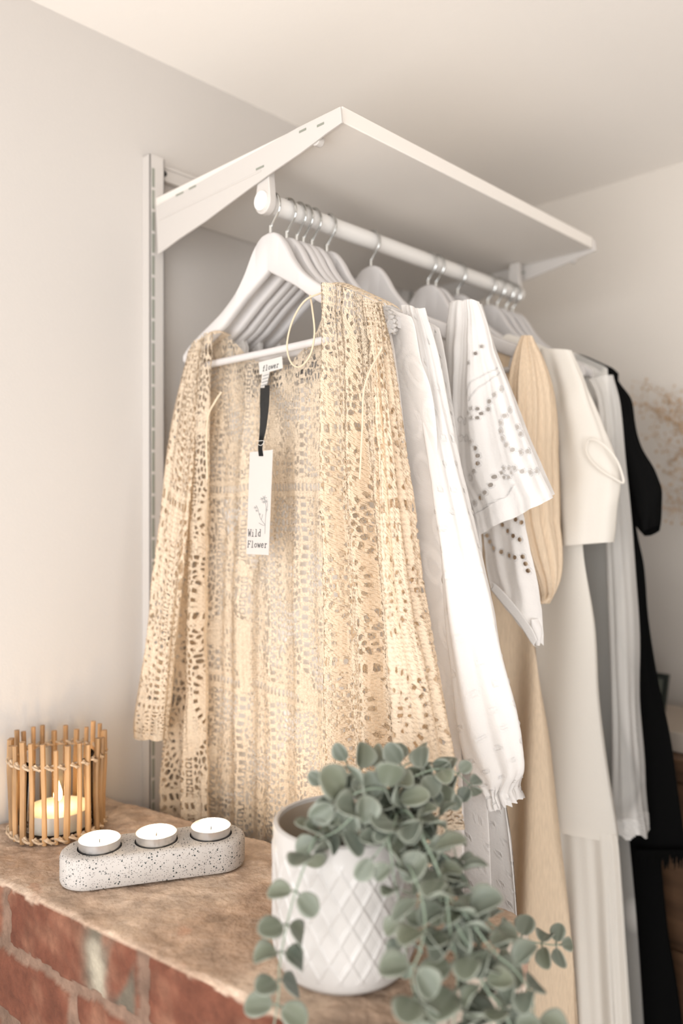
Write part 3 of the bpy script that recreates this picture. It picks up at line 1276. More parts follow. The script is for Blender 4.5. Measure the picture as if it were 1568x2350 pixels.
def border(wid_l=0.0, wid_r=0.0, W=0.2, hem=0.0, H=0.6, scal=0.0):
    def e(m, U, V, A, B):
        if wid_l:
            k = U < wid_l
            q = np.maximum(np.cos(V / 0.0040 * math.pi) * 0.4, (np.abs(U - wid_l * 0.5) - wid_l * 0.18) * 300)
            m = np.where(k, np.maximum(q, -0.05), m)
            m = np.where(U < 0.0022 + 0.0010 * np.cos(V / 0.003 * math.pi), -1.0, m) if scal else m
        if wid_r:
            r = A.max() * 0 + (1 - A)
            Wf = U.max()
            ur = Wf - U
            k = ur < wid_r
            q = np.maximum(np.cos(V / 0.0040 * math.pi) * 0.4, (np.abs(ur - wid_r * 0.5) - wid_r * 0.18) * 300)
            m = np.where(k, np.maximum(q, -0.05), m)
        if hem:
            hb = (1 - B) * H
            lip = hem * (0.5 + 0.5 * np.abs(np.cos(U / 0.021 * math.pi)))
            m = np.where(hb < 0.02, np.maximum(m, 0.1), m)
            m = np.where(hb < 0.010 - lip * 0.5, -1.0, m)
        return m
    return e


# ------------------------------------------------------------------ cream crochet cardigan (nearest garment)
YA = HY['a']
cg = empty('crochet_cardigan', (RX, YA, RZ - 0.15), 'cream crochet cardigan, open at the front, on the frontmost hanger', 'cardigan')


def folds(spec, seed=0, grow=0.45, base=0.0):
    r = np.random.RandomState(seed)
    nz = [(r.uniform(0.5, 1.6), r.rand() * 6.28) for _ in range(6)]

    def f(A, B, X, Z):
        w_ = 0
        g = 0.25 + 0.75 * ss(B, 0.0, grow)
        for i, (fr, ph, am, sl) in enumerate(spec):
            k = nz[i % 6]
            arg = 2 * math.pi * (fr * A + sl * B + 0.06 * np.sin(k[0] * 6.28 * B + k[1])) + ph
            s_ = np.sin(arg)
            w_ = w_ + am * (s_ + 0.25 * np.sin(2 * arg + 0.6))
        w_ = w_ * g
        w_ = w_ + 0.0012 * vnoise(X, Z, 0, seed + 90, 3, 12.0)
        return base + w_
    return f


CROW_STEP = 0.00125
sheet('back_panel',
      [(438, 802), (425, 900), (408, 1050), (400, 1200), (392, 1400), (385, 1600), (380, 1800), (378, 1960)],
      [(868, 706), (885, 850), (900, 1050), (915, 1300), (930, 1550), (940, 1750), (948, 1900)],
      YA + 0.012, M['cream'], cg, step=CROW_STEP,
      top=[(438, 802), (470, 782), (498, 768), (522, 770), (545, 790), (580, 822), (622, 840), (665, 836), (700, 800), (728, 760), (748, 712), (765, 690), (868, 706)],
      wfun=folds([(7.3, 0.4, 0.0040, 0.1), (12.1, 2.0, 0.0018, -0.1)], 3, base=0.0), pat=crochet(4, u0=0.01, v0=0.02, net=0.28), full=1.15,
      zbl=CAM[2] - 0.52, zbr=CAM[2] - 0.378)
# front, room side
LFR = [(745, 655), (747, 760), (749, 900), (755, 1080), (762, 1250), (766, 1420), (764, 1600), (768, 1760), (772, 1940)]
RFR = [(868, 694), (888, 800), (905, 950), (925, 1150), (945, 1350), (965, 1550), (985, 1750), (1000, 1925)]
sheet('front_panel', LFR, RFR, YA - 0.014, M['cream'], cg, step=CROW_STEP,
      top=[(745, 655), (770, 651), (800, 662), (835, 678), (868, 694)],
      wfun=folds([(2.6, 3.6, 0.0125, 0.05), (5.3, 1.2, 0.0045, -0.08), (9.0, 0.3, 0.0014, 0.1)], 5, base=-0.006),
      pat=crochet(11, u0=0.03, v0=0.06, edge=border(wid_l=0.011)), full=1.45, zbl=CAM[2] - 0.388, zbr=CAM[2] - 0.362)
# front, wall side
sheet('front_panel', [(438, 800), (425, 900), (410, 1050), (400, 1200), (392, 1400), (383, 1600), (376, 1760), (374, 1960)],
      [(493, 770), (489, 900), (482, 1080), (476, 1250), (472, 1420), (474, 1600), (478, 1760), (482, 1960)],
      YA - 0.012, M['cream'], cg, step=CROW_STEP, top=[(438, 800), (462, 776), (485, 762), (493, 770)],
      wfun=folds([(2.2, 1.2, 0.010, 0.05), (4.6, 0.2, 0.004, -0.1)], 8, base=-0.004), pat=crochet(21, u0=0.05, v0=0.11, edge=border(wid_r=0.011)), full=1.45,
      zbl=CAM[2] - 0.53, zbr=CAM[2] - 0.52)


def yoke(px, Yfr, Ybk, seed, hz=0.004):
    T = smooth_path([(*onp(u, v, Yfr),) for u, v in px], 60)
    x = np.linspace(T[0, 0], T[-1, 0], int((T[-1, 0] - T[0, 0]) * 1.1 / CROW_STEP))
    z = np.interp(x, T[:, 0], T[:, 1])
    nb = int((Ybk - Yfr) * 1.5 / CROW_STEP)
    b = np.linspace(0, 1, nb)
    Xg, Bg = np.meshgrid(x, b)
    Zg = np.interp(Xg, x, z) + hz * np.sin(Bg * math.pi) ** 0.6
    Yg = Yfr + (Ybk - Yfr) * Bg
    mk, rel, _ = crochet(seed)(Xg.ravel() * 1.1, (Bg * 0.042).ravel(), Xg.ravel(), Zg.ravel(), Xg.ravel(), Bg.ravel())
    finish('shoulder_yoke', np.stack([Xg, Yg, Zg], -1).reshape(-1, 3), grid_faces(nb, len(x)), {'mask': mk + 0.08, 'relief': rel}, M['cream'], cg, mk + 0.08)


yoke([(745, 655), (770, 651), (800, 662), (835, 678), (868, 694), (878, 704)], YA - 0.019, YA + 0.014, 51)
yoke([(436, 806), (450, 788), (470, 772), (485, 762), (493, 768)], YA - 0.017, YA + 0.014, 52)


def wr(seed, a1=0.0025, n1=5, a2=0.0012, grow=0.2):
    r = np.random.RandomState(seed)
    p = r.rand(6) * 6.28

    def f(TH, B):
        g = 0.3 + 0.7 * ss(B, 0, grow)
        s_ = a1 * np.sin(n1 * TH + p[0] + 1.5 * np.sin(3 * B + p[1])) + a2 * np.sin((2 * n1 + 1) * TH + p[2] - 2 * B)
        s_ = s_ + a2 * np.sin(TH * 3 + B * 22 + p[3]) * np.sin(B * 9 + p[4]) * 0.8
        return s_ * g
    return f


tube('sleeve', [(838, 690), (858, 790), (872, 950), (878, 1130), (886, 1300), (893, 1430), (898, 1560), (905, 1700), (918, 1860), (925, 1930)],
     [(872, 694), (893, 790), (914, 950), (942, 1130), (966, 1300), (984, 1430), (1008, 1560), (1030, 1700), (1052, 1850), (1058, 1905)],
     lambda v: YA - 0.020 - 0.012 * min(1, max(0, (v - 700) / 900.0)), lambda b: 0.006 + 0.018 * min(1, b * 2.2), M['cream'], cg, step=CROW_STEP,
     wrinkle=wr(4, 0.0032, 5, 0.0014), pat=crochet(31, pu=0.072, pv=0.140, u0=0.02, v0=0.03, open_=0.88, edge=border(hem=0.016, H=0.66)))
tube('sleeve', [(436, 806), (408, 930), (393, 1020), (376, 1180), (359, 1330), (346, 1450), (326, 1560), (313, 1640), (312, 1690)],
     [(462, 800), (445, 950), (434, 1080), (420, 1230), (405, 1380), (396, 1480), (388, 1590), (382, 1650), (378, 1702)],
     lambda v: YA - 0.014 - 0.048 * min(1, max(0, (v - 820) / 700.0)), lambda b: 0.006 + 0.009 * min(1, b * 2), M['cream'], cg, step=CROW_STEP,
     wrinkle=wr(6, 0.0016, 5, 0.0008), pat=crochet(41, pu=0.070, pv=0.130, u0=0.0, v0=0.05, open_=0.9, edge=border(hem=0.014, H=0.5)))


def cord(name, pts, r, parent, mat, n=50, label=None):
    m = MB()
    m.tube(smooth_path(pts, n), r, 6)
    return m.build(name, mat, parent, label=label)


def q3(u, v, Y):
    x, z = onp(u, v, Y)
    return (x, Y, z)


cord('hanging_loop', [q3(738, 672, YA - 0.016), q3(700, 690, YA - 0.03), q3(672, 735, YA - 0.035), q3(659, 790, YA - 0.036), q3(667, 830, YA - 0.036), q3(688, 842, YA - 0.036),
                      q3(712, 815, YA - 0.035), q3(722, 765, YA - 0.033), q3(717, 710, YA - 0.03), q3(712, 678, YA - 0.02)], 0.0011, cg, M['cream_cord'])
cord('front_tie', [q3(868, 790, YA - 0.040), q3(876, 800, YA - 0.055), q3(850, 850, YA - 0.050), q3(835, 900, YA - 0.048), q3(832, 980, YA - 0.047), q3(826, 1100, YA - 0.046)], 0.0012, cg,
     M['cream_cord'])
cord('front_tie', [q3(508, 900, YA - 0.030), q3(492, 925, YA - 0.036), q3(478, 955, YA - 0.036), q3(474, 1010, YA - 0.035), q3(476, 1100, YA - 0.034)], 0.0014, cg, M['cream_cord'])


def quad_slab(name, px, Y, th, mat, parent=None, bend=0.0, **kw):
    pts = [onp(u, v, Y) for u, v in px]
    m = MB()
    m.prism([(x, z) for x, z in pts], 1, Y - th, Y)
    return m.build(name, mat, parent, **kw)


nl = quad_slab('neck_label', [(595, 832), (648, 818), (650, 845), (597, 860)], YA - 0.0005, 0.0008, M['label'], cg, label='white woven neck label with dark lettering')
quad_slab('care_label', [(603, 856), (620, 851), (612, 888), (599, 892)], YA - 0.0002, 0.0006, M['label'], nl)
m = MB()
for k in range(4):
    a = q3(604 - k * 1.2, 863 + k * 7.5, YA - 0.0013)
    b = q3(616 - k * 1.2, 859 + k * 7.5, YA - 0.0013)
    m.tube([a, b], 0.0006, 5)
m.build('care_print', M['ink_grey'], nl)

# letters drawn as strokes: typewriter shapes on a 0..1 box
GL = {
    'W': [[(0, 1), (.22, 0), (.5, .75), (.78, 0), (1, 1)], [(-.1, 1), (.2, 1)], [(.8, 1), (1.1, 1)]],
    'i': [[(.2, .62), (.5, .62), (.5, 0)], [(.15, 0), (.85, 0)], [(.5, .86), (.5, .93)]],
    'l': [[(.2, 1), (.5, 1), (.5, 0)], [(.15, 0), (.85, 0)]],
    'd': [[(.6, 1), (.82, 1), (.82, 0), (1, 0)], [(.82, .5), (.5, .64), (.15, .5), (.1, .3), (.2, .08), (.5, 0), (.82, .14)]],
    'F': [[(.15, 0), (.15, 1), (.95, 1), (.95, .78)], [(0, 0), (.4, 0)], [(.15, .52), (.65, .52)], [(.65, .62), (.65, .42)], [(0, 1), (.2, 1)]],
    'o': [[(.5, .62), (.85, .5), (.9, .3), (.8, .1), (.5, 0), (.2, .1), (.1, .3), (.15, .5), (.5, .62)]],
    'w': [[(.05, .62), (.25, 0), (.5, .5), (.75, 0), (.95, .62)], [(-.05, .62), (.2, .62)], [(.8, .62), (1.05, .62)]],
    'e': [[(.12, .33), (.88, .33), (.8, .54), (.5, .63), (.2, .52), (.1, .3), (.22, .07), (.55, 0), (.85, .12)]],
    'r': [[(.1, .62), (.32, .62), (.32, 0)], [(.08, 0), (.6, 0)], [(.32, .42), (.6, .62), (.9, .55)]],
    'f': [[(.85, .92), (.6, 1), (.42, .85), (.42, 0)], [(.1, .62), (.8, .62)], [(.15, 0), (.7, 0)]],
}


def text_strokes(m, word, P0, ex, ez, r, pitch=1.15):
    P0, ex, ez = Vector(P0), Vector(ex), Vector(ez)
    for i, ch in enumerate(word):
        for stroke in GL.get(ch, []):
            pts = [P0 + ex * (i * pitch + p[0] * 0.9) + ez * p[1] for p in stroke]
            m.tube(pts, r, 5)


m = MB()
a, b, c = q3(603, 852, YA - 0.0013), q3(641, 842, YA - 0.0013), q3(603, 840, YA - 0.0013)
exv = (Vector(b) - Vector(a)) / 6.9
text_strokes(m, 'flower', a, exv, Vector(c) - Vector(a) + exv * 0.25, 0.00055)
m.build('label_lettering', M['ink'], nl)

# ------------------------------------------------------------------ swing tag
YT = YA - 0.034
tg = empty('swing_tag', q3(600, 1040, YT), 'narrow white swing tag reading Wild Flower, on a black ribbon at the cardigan', 'tag')
cardo = quad_slab('card', [(574.5, 1038), (627, 1032), (617.5, 1274), (566.5, 1271)], YT, 0.0007, M['card'], tg, smooth=False)
m = MB()
c0, c1 = q3(569.5, 1231, YT - 0.001), q3(598, 1231, YT - 0.001)
cu = q3(570.5, 1215, YT - 0.001)
text_strokes(m, 'Wild', c0, (Vector(c1) - Vector(c0)) / 4.35, Vector(cu) - Vector(c0), 0.00042)
c0, c1 = q3(568.5, 1256, YT - 0.001), q3(613, 1257, YT - 0.001)
cu = q3(569.5, 1241, YT - 0.001)
text_strokes(m, 'Flower', c0, (Vector(c1) - Vector(c0)) / 6.7, Vector(cu) - Vector(c0), 0.00042)
m.build('lettering', M['ink'], cardo)
m = MB()
for pth in ([(608, 1225), (609, 1195), (611, 1165), (606, 1142)], [(609, 1205), (598, 1190), (592, 1168), (588, 1160)], [(609, 1206), (602, 1205), (594, 1200)],
            [(610, 1180), (614, 1160), (612, 1150)], [(600, 1193), (603, 1180)]):
    m.tube(smooth_path([q3(u, v, YT - 0.001) for u, v in pth], 10), 0.00028, 5)
for (u, v, r_) in ((601, 1145, 4), (607, 1142, 5), (611, 1150, 4), (605, 1152, 4), (586, 1165, 4), (589, 1172, 3), (596, 1180, 2.5), (612, 1170, 3)):
    for k in range(5):
        a = k * 1.257 + u
        m.tube([q3(u, v, YT - 0.001), q3(u + r_ * math.cos(a), v + r_ * math.sin(a), YT - 0.001)], 0.00028, 4)
m.build('flower_drawing', M['ink_grey'], cardo)


def ribbon_px(px, wd, Y, th=0.0006):
    vs, fs = [], []
    P = smooth_path([(u, v, y, w_) for (u, v, y), w_ in zip(px, wd)], 40)
    for u, v, y, w_ in P:
        for du, dy in ((-w_ / 2, 0), (w_ / 2, 0), (w_ / 2, th), (-w_ / 2, th)):
            x, z = onp(u + du, v, y)
            vs.append((x, y + dy, z))
    for i in range(len(P) - 1):
        for k in range(4):
            a, b = i * 4 + k, i * 4 + (k + 1) % 4
            fs.append((a, b, b + 4, a + 4))
    return vs, fs


m = MB()
for (o1, o2) in ((-5, 3), (5, -2)):
    vs, fs = ribbon_px([(608 + o1 * 1.0, 884 if o1 > 0 else 890, YA - 0.004), (607 + o1, 920, YT + 0.012), (606 + o1 * .7, 950, YT + 0.004), (603 + o1 * .4, 985, YT - 0.001), (599, 1012, YT - 0.002),
                        (597, 1030, YT - 0.002), (599, 1047, YT - 0.0012)], [11, 11, 10.5, 10, 10, 9, 10], YT)
    m.add(vs, fs)
m.build('ribbon', M['ribbon'], tg)
cord('clear_tie', [q3(590, 1012, YT - 0.003), q3(606, 1012, YT - 0.0035), q3(600, 1022, YT - 0.0035), q3(592, 1020, YT - 0.003)], 0.0004, tg, M['label'], n=16)

# ------------------------------------------------------------------ white garments behind the cardigan


def lace_pat(seed, spots=None, dense=0.55):
    def f(U, V, X, Z, A, B):
        # flowing embroidered ribbons and scallops on tulle
        a = vnoise(U, V, 0, seed, 2, 7.5)
        b = np.abs(a - 0.1)
        line = np.clip(1 - b / 0.28, 0, 1)
        e, bb = voro(U, V, 0.035, 0.055, seed + 2.2)
        fl = np.clip(1 - np.abs(bb - 0.30) / 0.12, 0, 1)
        s_ = np.clip(np.maximum(line, fl) * 1.6, 0, 1)
        tooth = 0.5 + 0.5 * np.cos(V / 0.0042 * math.pi + 3 * a)
        rel = s_ * (0.45 + 0.25 * tooth)
        return None, rel, {'solid': s_}
    return f


def dot_pat(sp=0.026, r0=0.0020, seed=0, hol=False):
    def f(U, V, X, Z, A, B):
        iy = np.floor(V / sp)
        uu = U + 0.5 * sp * (iy % 2)
        ix = np.floor(uu / sp)
        jx = 0.15 * np.sin(ix * 91.7 + iy * 37.1)
        d = np.hypot(uu - (ix + 0.5 + jx) * sp, V - (iy + 0.5) * sp) / r0
        rel = np.clip(1.6 - d, 0, 1) * 1.0 - np.clip(1 - np.abs(d - 2.0), 0, 1) * 0.4
        rel = rel + 0.5 * vnoise(X, Z * 0.6, 0, seed, 3, 16.0)
        return None, rel, {}
    return f


# b: camisole with a crumpled ruffle strap
gb = empty('white_camisole', (RX, HY['b'], RZ - 0.15), 'white camisole with a crumpled ruffle strap, right behind the cream cardigan', 'top')
body('camisole_body', [(890, 730), (905, 800), (925, 950), (945, 1150), (960, 1400), (975, 1700), (985, 1900)], HY['b'], 0.006, M['white'], gb, CAM[2] - 0.40,
     amp=0.002, seed=3, neck=0.15, neckd=0.13, step=0.006, lim=(-0.008, 0.006))
tube('ruffle_strap', [(868, 700), (874, 722), (880, 745), (884, 768)], [(888, 700), (900, 716), (907, 738), (906, 762)], HY['b'] - 0.006, lambda b: 0.008, M['white'], gb, step=0.0014,
     wrinkle=lambda TH, B: 0.0028 * np.sin(9 * TH + 14 * B) + 0.002 * np.sin(5 * TH - 25 * B))
# c: tulle and lace
gc = empty('lace_dress', (RX, HY['c'], RZ - 0.15), 'sheer white tulle dress with embroidered lace, between the cardigan and the dotted dress', 'dress')
EC = [(930, 712), (950, 740), (966, 824), (988, 888), (1001, 970), (1007, 1085), (1015, 1200), (1027, 1342), (1045, 1480), (1058, 1652), (1062, 1732), (1067, 1900), (1066, 2060)]
body('dress_body', EC, HY['c'], 0.008, M['white_lace'], gc, CAM[2] - 0.95, amp=0.004, seed=8, step=0.0022, pat=lace_pat(5), lim=(-0.010, 0.006))
# e: dotted dress with long gathered sleeve
ge = empty('dotted_dress', (RX, HY['e'], RZ - 0.15), 'white dotted cotton dress whose long sleeve ends in a gathered ruffle cuff', 'dress')
body('dress_body', [(955, 706), (978, 735), (1000, 815), (1030, 960), (1060, 1150), (1085, 1400), (1105, 1650), (1120, 1850), (1130, 2080)], HY['e'], 0.007, M['white_dots'], ge,
     CAM[2] - 1.0, amp=0.003, seed=10, step=0.004, pat=dot_pat(seed=3), lim=(-0.007, 0.008))
def cuffwr(TH, B):
    g = ss(B, 0.80, 1.0)
    base = 0.0035 * np.sin(4 * TH + 1.0 + 2 * B) + 0.002 * np.sin(9 * TH - 6 * B)
    return base * (1 - 0.3 * g) + g * (0.0042 * np.sin(17 * TH + 3 * np.sin(9 * B)) + 0.0018 * np.sin(29 * TH))


tube('sleeve', [(925, 700), (940, 790), (955, 900), (975, 1040), (990, 1160), (1002, 1250), (1014, 1400), (1030, 1550), (1045, 1680), (1066, 1760), (1098, 1808), (1122, 1832), (1130, 1858)],
     [(968, 708), (999, 815), (1024, 930), (1055, 1045), (1086, 1163), (1108, 1240), (1132, 1345), (1160, 1490), (1186, 1600), (1203, 1690), (1212, 1760), (1196, 1800), (1203, 1834)],
     lambda v: HY['e'] - 0.004 - 0.008 * min(1, max(0, (v - 700) / 500.0)),
     lambda b: 0.006 + 0.022 * math.sin(min(1, b * 1.1) * math.pi * 0.72), M['white_dots'], ge, step=0.0018, wrinkle=cuffwr, pat=dot_pat(seed=6, sp=0.023))
# f: skirt with eyelet rows
gf = empty('eyelet_skirt_dress', (RX, HY['f'], RZ - 0.15), 'white dress whose lower skirt with rows of small eyelets shows under the gathered cuff', 'dress')


body('dress_body', [(985, 712), (1010, 760), (1035, 900), (1065, 1150), (1090, 1400), (1120, 1650), (1160, 1860), (1176, 1960), (1190, 2110), (1200, 2260)], HY['f'] + 0.012, 0.030, M['white_dots'], gf,
     CAM[2] - 1.05, amp=0.004, seed=12, step=0.003, pat=dot_pat(seed=8, sp=0.017, r0=0.0015), lim=(-0.030, 0.04))

# ------------------------------------------------------------------ g: eyelet kaftan
gg = empty('eyelet_kaftan', (RX, HY['g'], RZ - 0.15), 'white cotton kaftan with cut-out eyelets and a wide short sleeve, alone mid rail', 'kaftan')
EO = (850.0, 650.0)


def cp(pts):
    return [(EO[0] + a / 2.184, EO[1] + b / 2.184) for a, b in pts]


EH = cp([(657, 531), (628, 560), (601, 593), (596, 632), (657, 700), (654, 741), (665, 778), (686, 810), (717, 835), (755, 847), (798, 843), (676, 665), (705, 635),
         (745, 722), (763, 755), (728, 927), (763, 943), (805, 948), (845, 942), (627, 971), (619, 1012), (597, 1050), (568, 1076), (534, 1102), (515, 976), (543, 943),
         (560, 905), (560, 866), (550, 829), (525, 798), (493, 778), (459, 776), (485, 692), (457, 684), (510, 405), (565, 318), (540, 355)])
for (fx, fy) in ((543, 655), (680, 950)):
    EH += cp([(fx + 26 * math.cos(k * 1.047), fy + 26 * math.sin(k * 1.047)) for k in range(6)])
EH2 = cp([(735, 1184), (765, 1199), (660, 1211), (692, 1242), (729, 1266), (762, 1284), (594, 1296), (618, 1328), (657, 1347), (704, 1365), (743, 1373), (778, 1370),
          (790, 1405), (800, 1440), (580, 1265)])


def eyelet_pat(holes, Y, rad=0.00285, stitched=()):
    H = np.array([onp(u, v, Y) for u, v in holes])
    ST_ = [np.array([onp(u, v, Y) for u, v in s_]) for s_ in stitched]

    def f(U, V, X, Z, A, B):
        d = np.full(len(X), 1e9)
        for i, (hx, hz) in enumerate(H):
            r_ = 1.0 if i < 34 else 0.8
            d = np.minimum(d, np.hypot(X - hx, (Z - hz)) / r_)
        m_ = (d - rad) * 400
        rel = np.clip(1 - np.abs(d - rad * 1.4) / 0.0010, 0, 1) * 0.8
        for P in ST_:
            dd = np.full(len(X), 1e9)
            for a, b in zip(P[:-1], P[1:]):
                ab = b - a
                t_ = np.clip(((X - a[0]) * ab[0] + (Z - a[1]) * ab[1]) / (ab @ ab), 0, 1)
                dd = np.minimum(dd, np.hypot(X - a[0] - t_ * ab[0], Z - a[1] - t_ * ab[1]))
            rel = rel + np.clip(1 - dd / 0.0014, 0, 1) * 1.2
        rel = rel + 0.45 * vnoise(X, Z, 0, 77, 3, 22.0)
        return m_, rel, {}
    return f


YG = HY['g']
body('kaftan_body', [(1062, 700), (1075, 800), (1085, 950), (1095, 1100), (1105, 1250)], YG + 0.006, 0.010, M['white'], gg, CAM[2] - 0.10, amp=0.004, seed=14, step=0.005, neck=0.10,
     neckd=0.03)
sheet('front_facing', [(1032, 694), (1022, 770), (1018, 860), (1016, 960), (1030, 1060), (1040, 1160)], [(1080, 692), (1082, 800), (1078, 950), (1080, 1100), (1090, 1225)], YG - 0.012,
      M['white'], gg, step=0.003, top=[(1032, 694), (1050, 689), (1080, 692)], wfun=folds([(1.2, 1.0, 0.006, 0.0), (3.1, 0.4, 0.002, 0.1)], 9, base=-0.002), full=1.2, thick=0.0008)
sheet('sleeve', [(1068, 692), (1062, 800), (1052, 950), (1056, 1080), (1090, 1160), (1110, 1227)],
      [(1104, 694), (1122, 740), (1140, 810), (1166, 872), (1200, 965), (1238, 1060), (1276, 1142)], YG - 0.016, M['eyelet'], gg, step=0.0011,
      top=[(1068, 690), (1088, 688), (1104, 694)],
      wfun=folds([(1.1, 2.2, 0.0045, 0.15), (2.7, 0.6, 0.0016, -0.25), (6.0, 0.6, 0.0006, 0.3)], 12, base=-0.004), pat=eyelet_pat(EH, YG - 0.016, stitched=(
          cp([(500, 560), (530, 500), (580, 455), (640, 425)]), cp([(540, 1150), (600, 1120), (680, 1070), (715, 1010)]), cp([(520, 590), (560, 520), (620, 470), (655, 448)]))), full=1.1)
sheet('sleeve_back', [(1075, 700), (1080, 900), (1095, 1100), (1112, 1218)], [(1106, 697), (1142, 812), (1200, 962), (1272, 1134)], YG + 0.006, M['white'], gg, step=0.003,
      wfun=folds([(1.3, 0.2, 0.003, 0.1)], 15, base=0.0), full=1.05)
YG2 = YG + 0.022
sheet('lower_tier', [(1105, 1150), (1108, 1230), (1112, 1300), (1124, 1352)], [(1188, 1120), (1206, 1190), (1228, 1300), (1240, 1390), (1246, 1460)], YG2, M['eyelet'], gg, step=0.0012,
      wfun=folds([(0.9, 0.2, 0.005, 0.15), (2.3, 1.6, 0.0016, -0.2)], 17, base=-0.002), pat=eyelet_pat(EH2, YG2), full=1.08, zbr=onp(1240, 1482, YG2)[1])
sheet('turned_hem', [(1122, 1330), (1150, 1352), (1190, 1398), (1222, 1444), (1234, 1470)], [(1126, 1352), (1150, 1382), (1190, 1430), (1222, 1478), (1236, 1486)], YG2 - 0.010, M['white'], gg,
      step=0.0015, full=1.0, thick=0.0012)
tube('hem_tip', [(1214, 1420), (1216, 1450), (1228, 1480)], [(1245, 1420), (1247, 1450), (1240, 1482)], YG2, lambda b: 0.010 * (1 - 0.8 * b), M['white'], gg, step=0.002)

# ------------------------------------------------------------------ h: tan dress with balloon sleeve
YH = HY['h']
gh = empty('tan_dress', (RX, YH, RZ - 0.15), 'long tan linen dress with a gathered balloon sleeve, behind the eyelet kaftan', 'dress')


def pleats(seed, n1=9, a=0.006):
    def f(TH, B):
        g = np.sin(np.clip(B, 0, 1) * math.pi) ** 0.6
        gg_ = ss(B, 0.75, 1.0)
        return a * (0.3 + 0.7 * g) * (np.sin(n1 * TH + 1.0 + 1.2 * B) * 0.6 + 0.4 * np.sin((n1 * 2 - 1) * TH - 2 * B)) * (1 - 0.3 * gg_)
    return f


tube('sleeve', [(1196, 772), (1172, 830), (1158, 900), (1160, 1000), (1168, 1100), (1178, 1200), (1195, 1290), (1222, 1345), (1232, 1385)],
     [(1222, 770), (1258, 830), (1284, 900), (1300, 990), (1304, 1080), (1304, 1170), (1300, 1250), (1290, 1320), (1262, 1385)], YH - 0.012,
     lambda b: 0.006 + 0.042 * math.sin(min(1, b * 1.05) * math.pi) ** 0.8, M['tan'], gh, step=0.002, wrinkle=pleats(2), thick=0.0)
body('dress_body', [(1200, 775), (1212, 850), (1215, 1000), (1218, 1200), (1225, 1400), (1245, 1560), (1262, 1700), (1280, 1950), (1308, 2200), (1322, 2350)], YH + 0.004, 0.030,
     M['tan'], gh, CAM[2] - 1.15, amp=0.012, nf=8, seed=21, step=0.004, neck=0.11, neckd=0.06, lim=(-0.045, 0.034))
cord('cuff_tie', [q3(1228, 1375, YH - 0.04), q3(1245, 1383, YH - 0.045), q3(1262, 1372, YH - 0.04)], 0.0022, gh, M['tan'], n=16)

# ------------------------------------------------------------------ j: off-white tiered dress
YJ = HY['j']
gj = empty('tiered_dress', (RX, YJ, RZ - 0.15), 'long off-white dress with a boxy short sleeve and a gathered lower tier', 'dress')
tube('sleeve', [(1240, 800), (1252, 900), (1262, 1000), (1270, 1120), (1282, 1254)], [(1314, 804), (1342, 860), (1368, 925), (1400, 1010), (1424, 1090), (1420, 1160), (1415, 1243)], YJ - 0.010,
     lambda b: 0.008 + 0.022 * b, M['offwhite'], gj, step=0.003, wrinkle=wr(24, 0.003, 3, 0.001))
# turned-out sleeve opening
TD = [(1352, 1008), (1372, 1012), (1395, 1030), (1415, 1055), (1427, 1085), (1430, 1108), (1405, 1095), (1378, 1078), (1355, 1055), (1345, 1030), (1352, 1008)]
cord('sleeve_opening', [q3(u, v, YJ - 0.036 + 0.026 * ((u - 1345) / 85.0) ** 2) for u, v in TD], 0.0017, gj, M['offwhite'], n=60)
body('bodice', [(1300, 806), (1318, 900), (1330, 1050), (1342, 1250), (1368, 1432), (1376, 1600), (1392, 1750), (1416, 1915)], YJ, 0.030, M['offwhite'], gj,
     onp(1416, 1915, YJ)[1] - 0.01, amp=0.008, nf=5, seed=31, step=0.004, neck=0.10, neckd=0.06, lim=(-0.036, 0.040))


def tier(name, px, Y, T, zt, zb, mat, parent, amp, nf, seed):
    rx, rz = curve_xz(px, Y)
    step = 0.004
    th = np.linspace(0, 2 * math.pi, 420, endpoint=False)
    bb = np.linspace(0, 1, int((zt - zb) / step))
    TH, B = np.meshgrid(th, bb)
    Z = zt + (zb - zt) * B
    hw = np.interp(Z, rz[::-1], rx[::-1]) - RX
    hl = np.minimum(hw, RX - 0.03)
    c, s_ = np.cos(TH), np.sin(TH)
    r = np.random.RandomState(seed)
    fo = np.sin(nf * TH + r.rand() * 6 + 0.7 * np.sin(4 * B)) + 0.5 * np.sin(nf * 1.9 * TH + 2 - B)
    g = 0.35 + 0.65 * ss(B, 0, 0.5)
    X = RX + np.where(c > 0, c * hw, c * hl) + amp * 0.4 * fo * g * c
    Yy = Y + s_ * T + amp * fo * g * s_
    P = np.stack([X, Yy, Z], -1).reshape(-1, 3)
    return finish(name, P, grid_faces(len(bb), len(th), True), {}, mat, parent)


zt = onp(1416, 1915, YJ)[1]
tier('lower_tier', [(1410, 1880), (1420, 1940), (1428, 2050), (1436, 2200), (1444, 2350), (1450, 2450)], YJ, 0.030, zt, CAM[2] - 1.2, M['offwhite'], gj, 0.009, 23, 3)
# ------------------------------------------------------------------ l: sheer lace dress, long sleeve with lace hem
YL = HY['l']
gl = empty('sheer_lace_dress', (RX, YL, RZ - 0.15), 'sheer white net dress with a long lace sleeve ending in a scalloped hem', 'dress')


def net_pat(seed, hem=0.0, H=0.6):
    def f(U, V, X, Z, A, B):
        a = vnoise(U, V * 0.5, 0, seed, 2, 9.0)
        s_ = np.clip((a - 0.35) * 2.0, 0, 1) * 0.75
        hb = (1 - B) * H
        if hem:
            s_ = np.maximum(s_, ss(-hb, -0.085, -0.07))
        e, bb = voro(U, V, 0.010, 0.012, seed + 1.0)
        rel = s_ * (0.6 + 0.5 * np.cos(bb * 18))
        mk = np.full(len(U), 1.0)
        if hem:
            mk = np.where(hb < hem * (0.5 + 0.5 * np.cos(U / 0.0125 * math.pi)) , -1.0, mk)
        return mk, rel, {'solid': s_}
    return f


